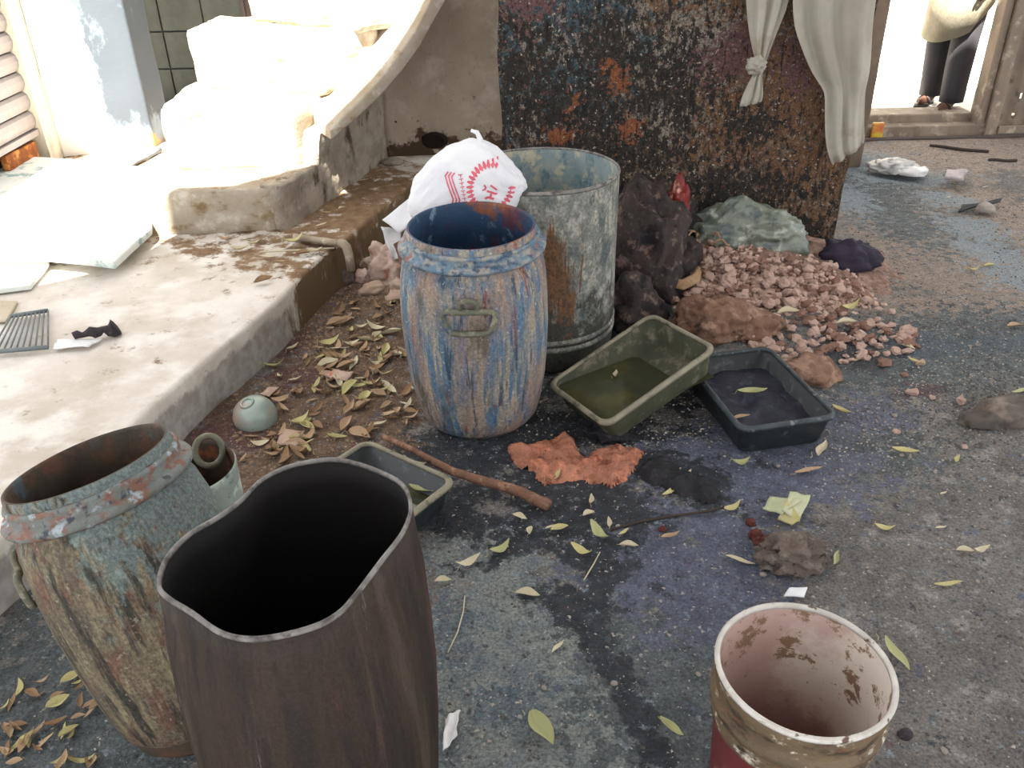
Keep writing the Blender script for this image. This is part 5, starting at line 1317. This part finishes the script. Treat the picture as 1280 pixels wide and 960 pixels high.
# local axes: -Y is forward
J = {}
def sk(name, pos, r): J[name] = (Vector(pos), r)
sk('pelvis', (0, 0, .92), (.13, .10)); sk('belly', (0, .0, 1.05), (.125, .09)); sk('chest', (0, .01, 1.25), (.14, .10)); sk('neckb', (0, .01, 1.40), (.06, .06)); sk('neck', (0, -.005, 1.46), (.05, .05))
sk('head1', (0, -.02, 1.53), (.072, .085)); sk('head2', (0, -.015, 1.61), (.075, .09)); sk('head3', (0, -.01, 1.67), (.055, .065))
E = [('pelvis', 'belly'), ('belly', 'chest'), ('chest', 'neckb'), ('neckb', 'neck'), ('neck', 'head1'), ('head1', 'head2'), ('head2', 'head3')]
for s, n_ in ((1, 'a'), (-1, 'b')):
    fy = -.06 * s
    sk('hip' + n_, (.09 * s, 0, .86), (.085, .085)); sk('knee' + n_, (.095 * s, fy * .5 - .01, .48), (.055, .055)); sk('ank' + n_, (.095 * s, fy + .02, .085), (.036, .04))
    sk('heel' + n_, (.095 * s, fy + .03, .04), (.034, .03)); sk('ball' + n_, (.10 * s, fy - .10, .028), (.04, .02)); sk('toe' + n_, (.10 * s, fy - .155, .022), (.032, .014))
    E += [('pelvis', 'hip' + n_), ('hip' + n_, 'knee' + n_), ('knee' + n_, 'ank' + n_), ('ank' + n_, 'heel' + n_), ('heel' + n_, 'ball' + n_), ('ball' + n_, 'toe' + n_)]
    sk('sh' + n_, (.17 * s, .01, 1.36), (.06, .06)); sk('el' + n_, (.215 * s, .01, 1.09), (.042, .042)); sk('wr' + n_, (.205 * s, -.09, .90), (.026, .03)); sk('palm' + n_, (.20 * s, -.11, .83), (.02, .036))
    E += [('chest', 'sh' + n_), ('sh' + n_, 'el' + n_), ('el' + n_, 'wr' + n_), ('wr' + n_, 'palm' + n_)]
    for k, (dy_, L) in enumerate(((-.030, .068), (-.011, .078), (.009, .072), (.027, .056))):
        b = Vector((.197 * s, -.115 + dy_, .795)); sk('f%d0' % k + n_, b, (.0095, .0095)); sk('f%d1' % k + n_, b + Vector((-.008 * s, -.004, -L * .5)), (.0085, .0085)); sk('f%d2' % k + n_, b + Vector((-.024 * s, -.006, -L)), (.007, .007))
        E += [('palm' + n_, 'f%d0' % k + n_), ('f%d0' % k + n_, 'f%d1' % k + n_), ('f%d1' % k + n_, 'f%d2' % k + n_)]
    b = Vector((.19 * s, -.155, .835)); sk('t0' + n_, b, (.011, .011)); sk('t1' + n_, b + Vector((-.008 * s, -.022, -.035)), (.0095, .0095)); sk('t2' + n_, b + Vector((-.014 * s, -.028, -.062)), (.008, .008))
    E += [('palm' + n_, 't0' + n_), ('t0' + n_, 't1' + n_), ('t1' + n_, 't2' + n_)]
keys = list(J); me = bpy.data.meshes.new('body')
me.from_pydata([J[k][0] for k in keys], [(keys.index(a), keys.index(b)) for a, b in E], [])
me.materials.append(M_skin)
bo_ = bpy.data.objects.new('body', me); COL.objects.link(bo_); bo_.parent = per
sm = bo_.modifiers.new('skin', 'SKIN'); sm.use_smooth_shade = True
for i, k in enumerate(keys):
    me.skin_vertices[0].data[i].radius = J[k][1]; me.skin_vertices[0].data[i].use_root = (k == 'pelvis')
s = bo_.modifiers.new('sub', 'SUBSURF'); s.levels = 2; s.render_levels = 2
def ell(cx_, cy_, rx, ry, z, n=28, zf=None, wv=0, sd_=0):
    return [(cx_ + rx * math.cos(a) * (1 + wv * math.sin(a * 5 + sd_)), cy_ + ry * math.sin(a) * (1 + wv * math.cos(a * 4 + sd_)), z if zf is None else zf(a)) for a in [2 * math.pi * k / n for k in range(n)]]
tv = []
for s in (1, -1):
    fy = -.06 * s
    tv.append(loft([ell(.088 * s, 0, .105, .12, .95), ell(.09 * s, 0, .108, .118, .84, wv=.02), ell(.092 * s, fy * .3, .098, .108, .66, wv=.03), ell(.096 * s, fy * .5, .088, .098, .48, wv=.03, sd_=1), ell(.098 * s, fy * .8 + .012, .084, .094, .28, wv=.04, sd_=2), ell(.10 * s, fy + .015, .078, .088, .12, wv=.05, sd_=1), ell(.10 * s, fy + .01, .076, .09, .06, wv=.06), ell(.10 * s, fy + .01, .066, .08, .062), ell(.10 * s, fy + .012, .06, .07, .2)], True, False))
tv.append(loft([ell(0, 0, .175, .125, .80), ell(0, 0, .18, .13, .88), ell(0, 0, .17, .12, 1.0)], True, True))
tr = mk('trousers', *join(*tv), M_trouser, per)
def hemz(a): return .45 + .17 * (1 + math.sin(a + .35)) * (1 if math.sin(a) > -.6 else .8)
kv = [ell(0, -.015, .215, .175, .5, 40, hemz, .035), ell(0, -.012, .205, .165, .8, 40, lambda a: .78 + .05 * math.sin(a), .03), ell(0, 0, .19, .145, 1.0, 40, None, .02), ell(0, 0, .19, .14, 1.2, 40), ell(0, .01, .20, .135, 1.34, 40), ell(0, .01, .12, .09, 1.42, 40), ell(0, .005, .075, .07, 1.45, 40)]
kv0 = loft(kv)
ks = [kv0]
for s, n_ in ((1, 'a'), (-1, 'b')):
    P = [J['sh' + n_][0] + Vector((-.05 * s, 0, .0)), J['sh' + n_][0], J['sh' + n_][0].lerp(J['el' + n_][0], .5), J['el' + n_][0], J['el' + n_][0].lerp(J['wr' + n_][0], .5), J['wr' + n_][0] + Vector((0, 0, .02))]
    ks.append(tube(P, .068, 14, taper=lambda t: 1.1 - .35 * t))
ku = mk('long_shirt', *join(*ks), M_kurta, per); sm = ku.modifiers.new('solid', 'SOLIDIFY'); sm.thickness = .004
hr = crumple_mesh('hair', M_hair, .088, .105, .085, 3.0, amp=.06, sub=4, flat=False)
put('hair', hr, (0, .012, 1.655), parent=per)
for s in (1, -1):
    put('ear', crumple_mesh('ear', M_skin, .012, .02, .032, 1.0, amp=.1, sub=2, flat=False), (.088 * s, .005, 1.585), parent=per)
    put('eye', crumple_mesh('eye', M_paper, .012, .008, .007, 1.0, amp=.02, sub=2, flat=False), (.032 * s, -.105, 1.60), parent=per)
put('nose', crumple_mesh('nose', M_skin, .015, .022, .026, 1.0, amp=.05, sub=2, flat=False), (0, -.118, 1.575), parent=per)
put('mouth', crumple_mesh('mouth', mat('lips', '#5a2f2a', rough=.6, bump=0), .026, .01, .008, 1.0, amp=.05, sub=2, flat=False), (0, -.10, 1.535), parent=per)
for s in (1, -1):
    fy = -.06 * s
    so_ = prism([(.10 * s + .048 * math.cos(a) * (1 if math.sin(a) < 0 else .8), fy - .06 + .135 * math.sin(a)) for a in [2 * math.pi * k / 22 for k in range(22)]], -.004, .012)
    sl_ = mk('sandal', *so_, M_sandal, per, smooth=False)
    mk('strap', *tube([(.10 * s + .045 * math.cos(a), fy - .075, .012 + .05 * math.sin(a)) for a in [math.pi * k / 8 for k in range(9)]], .008, 6), M_sandal, sl_)
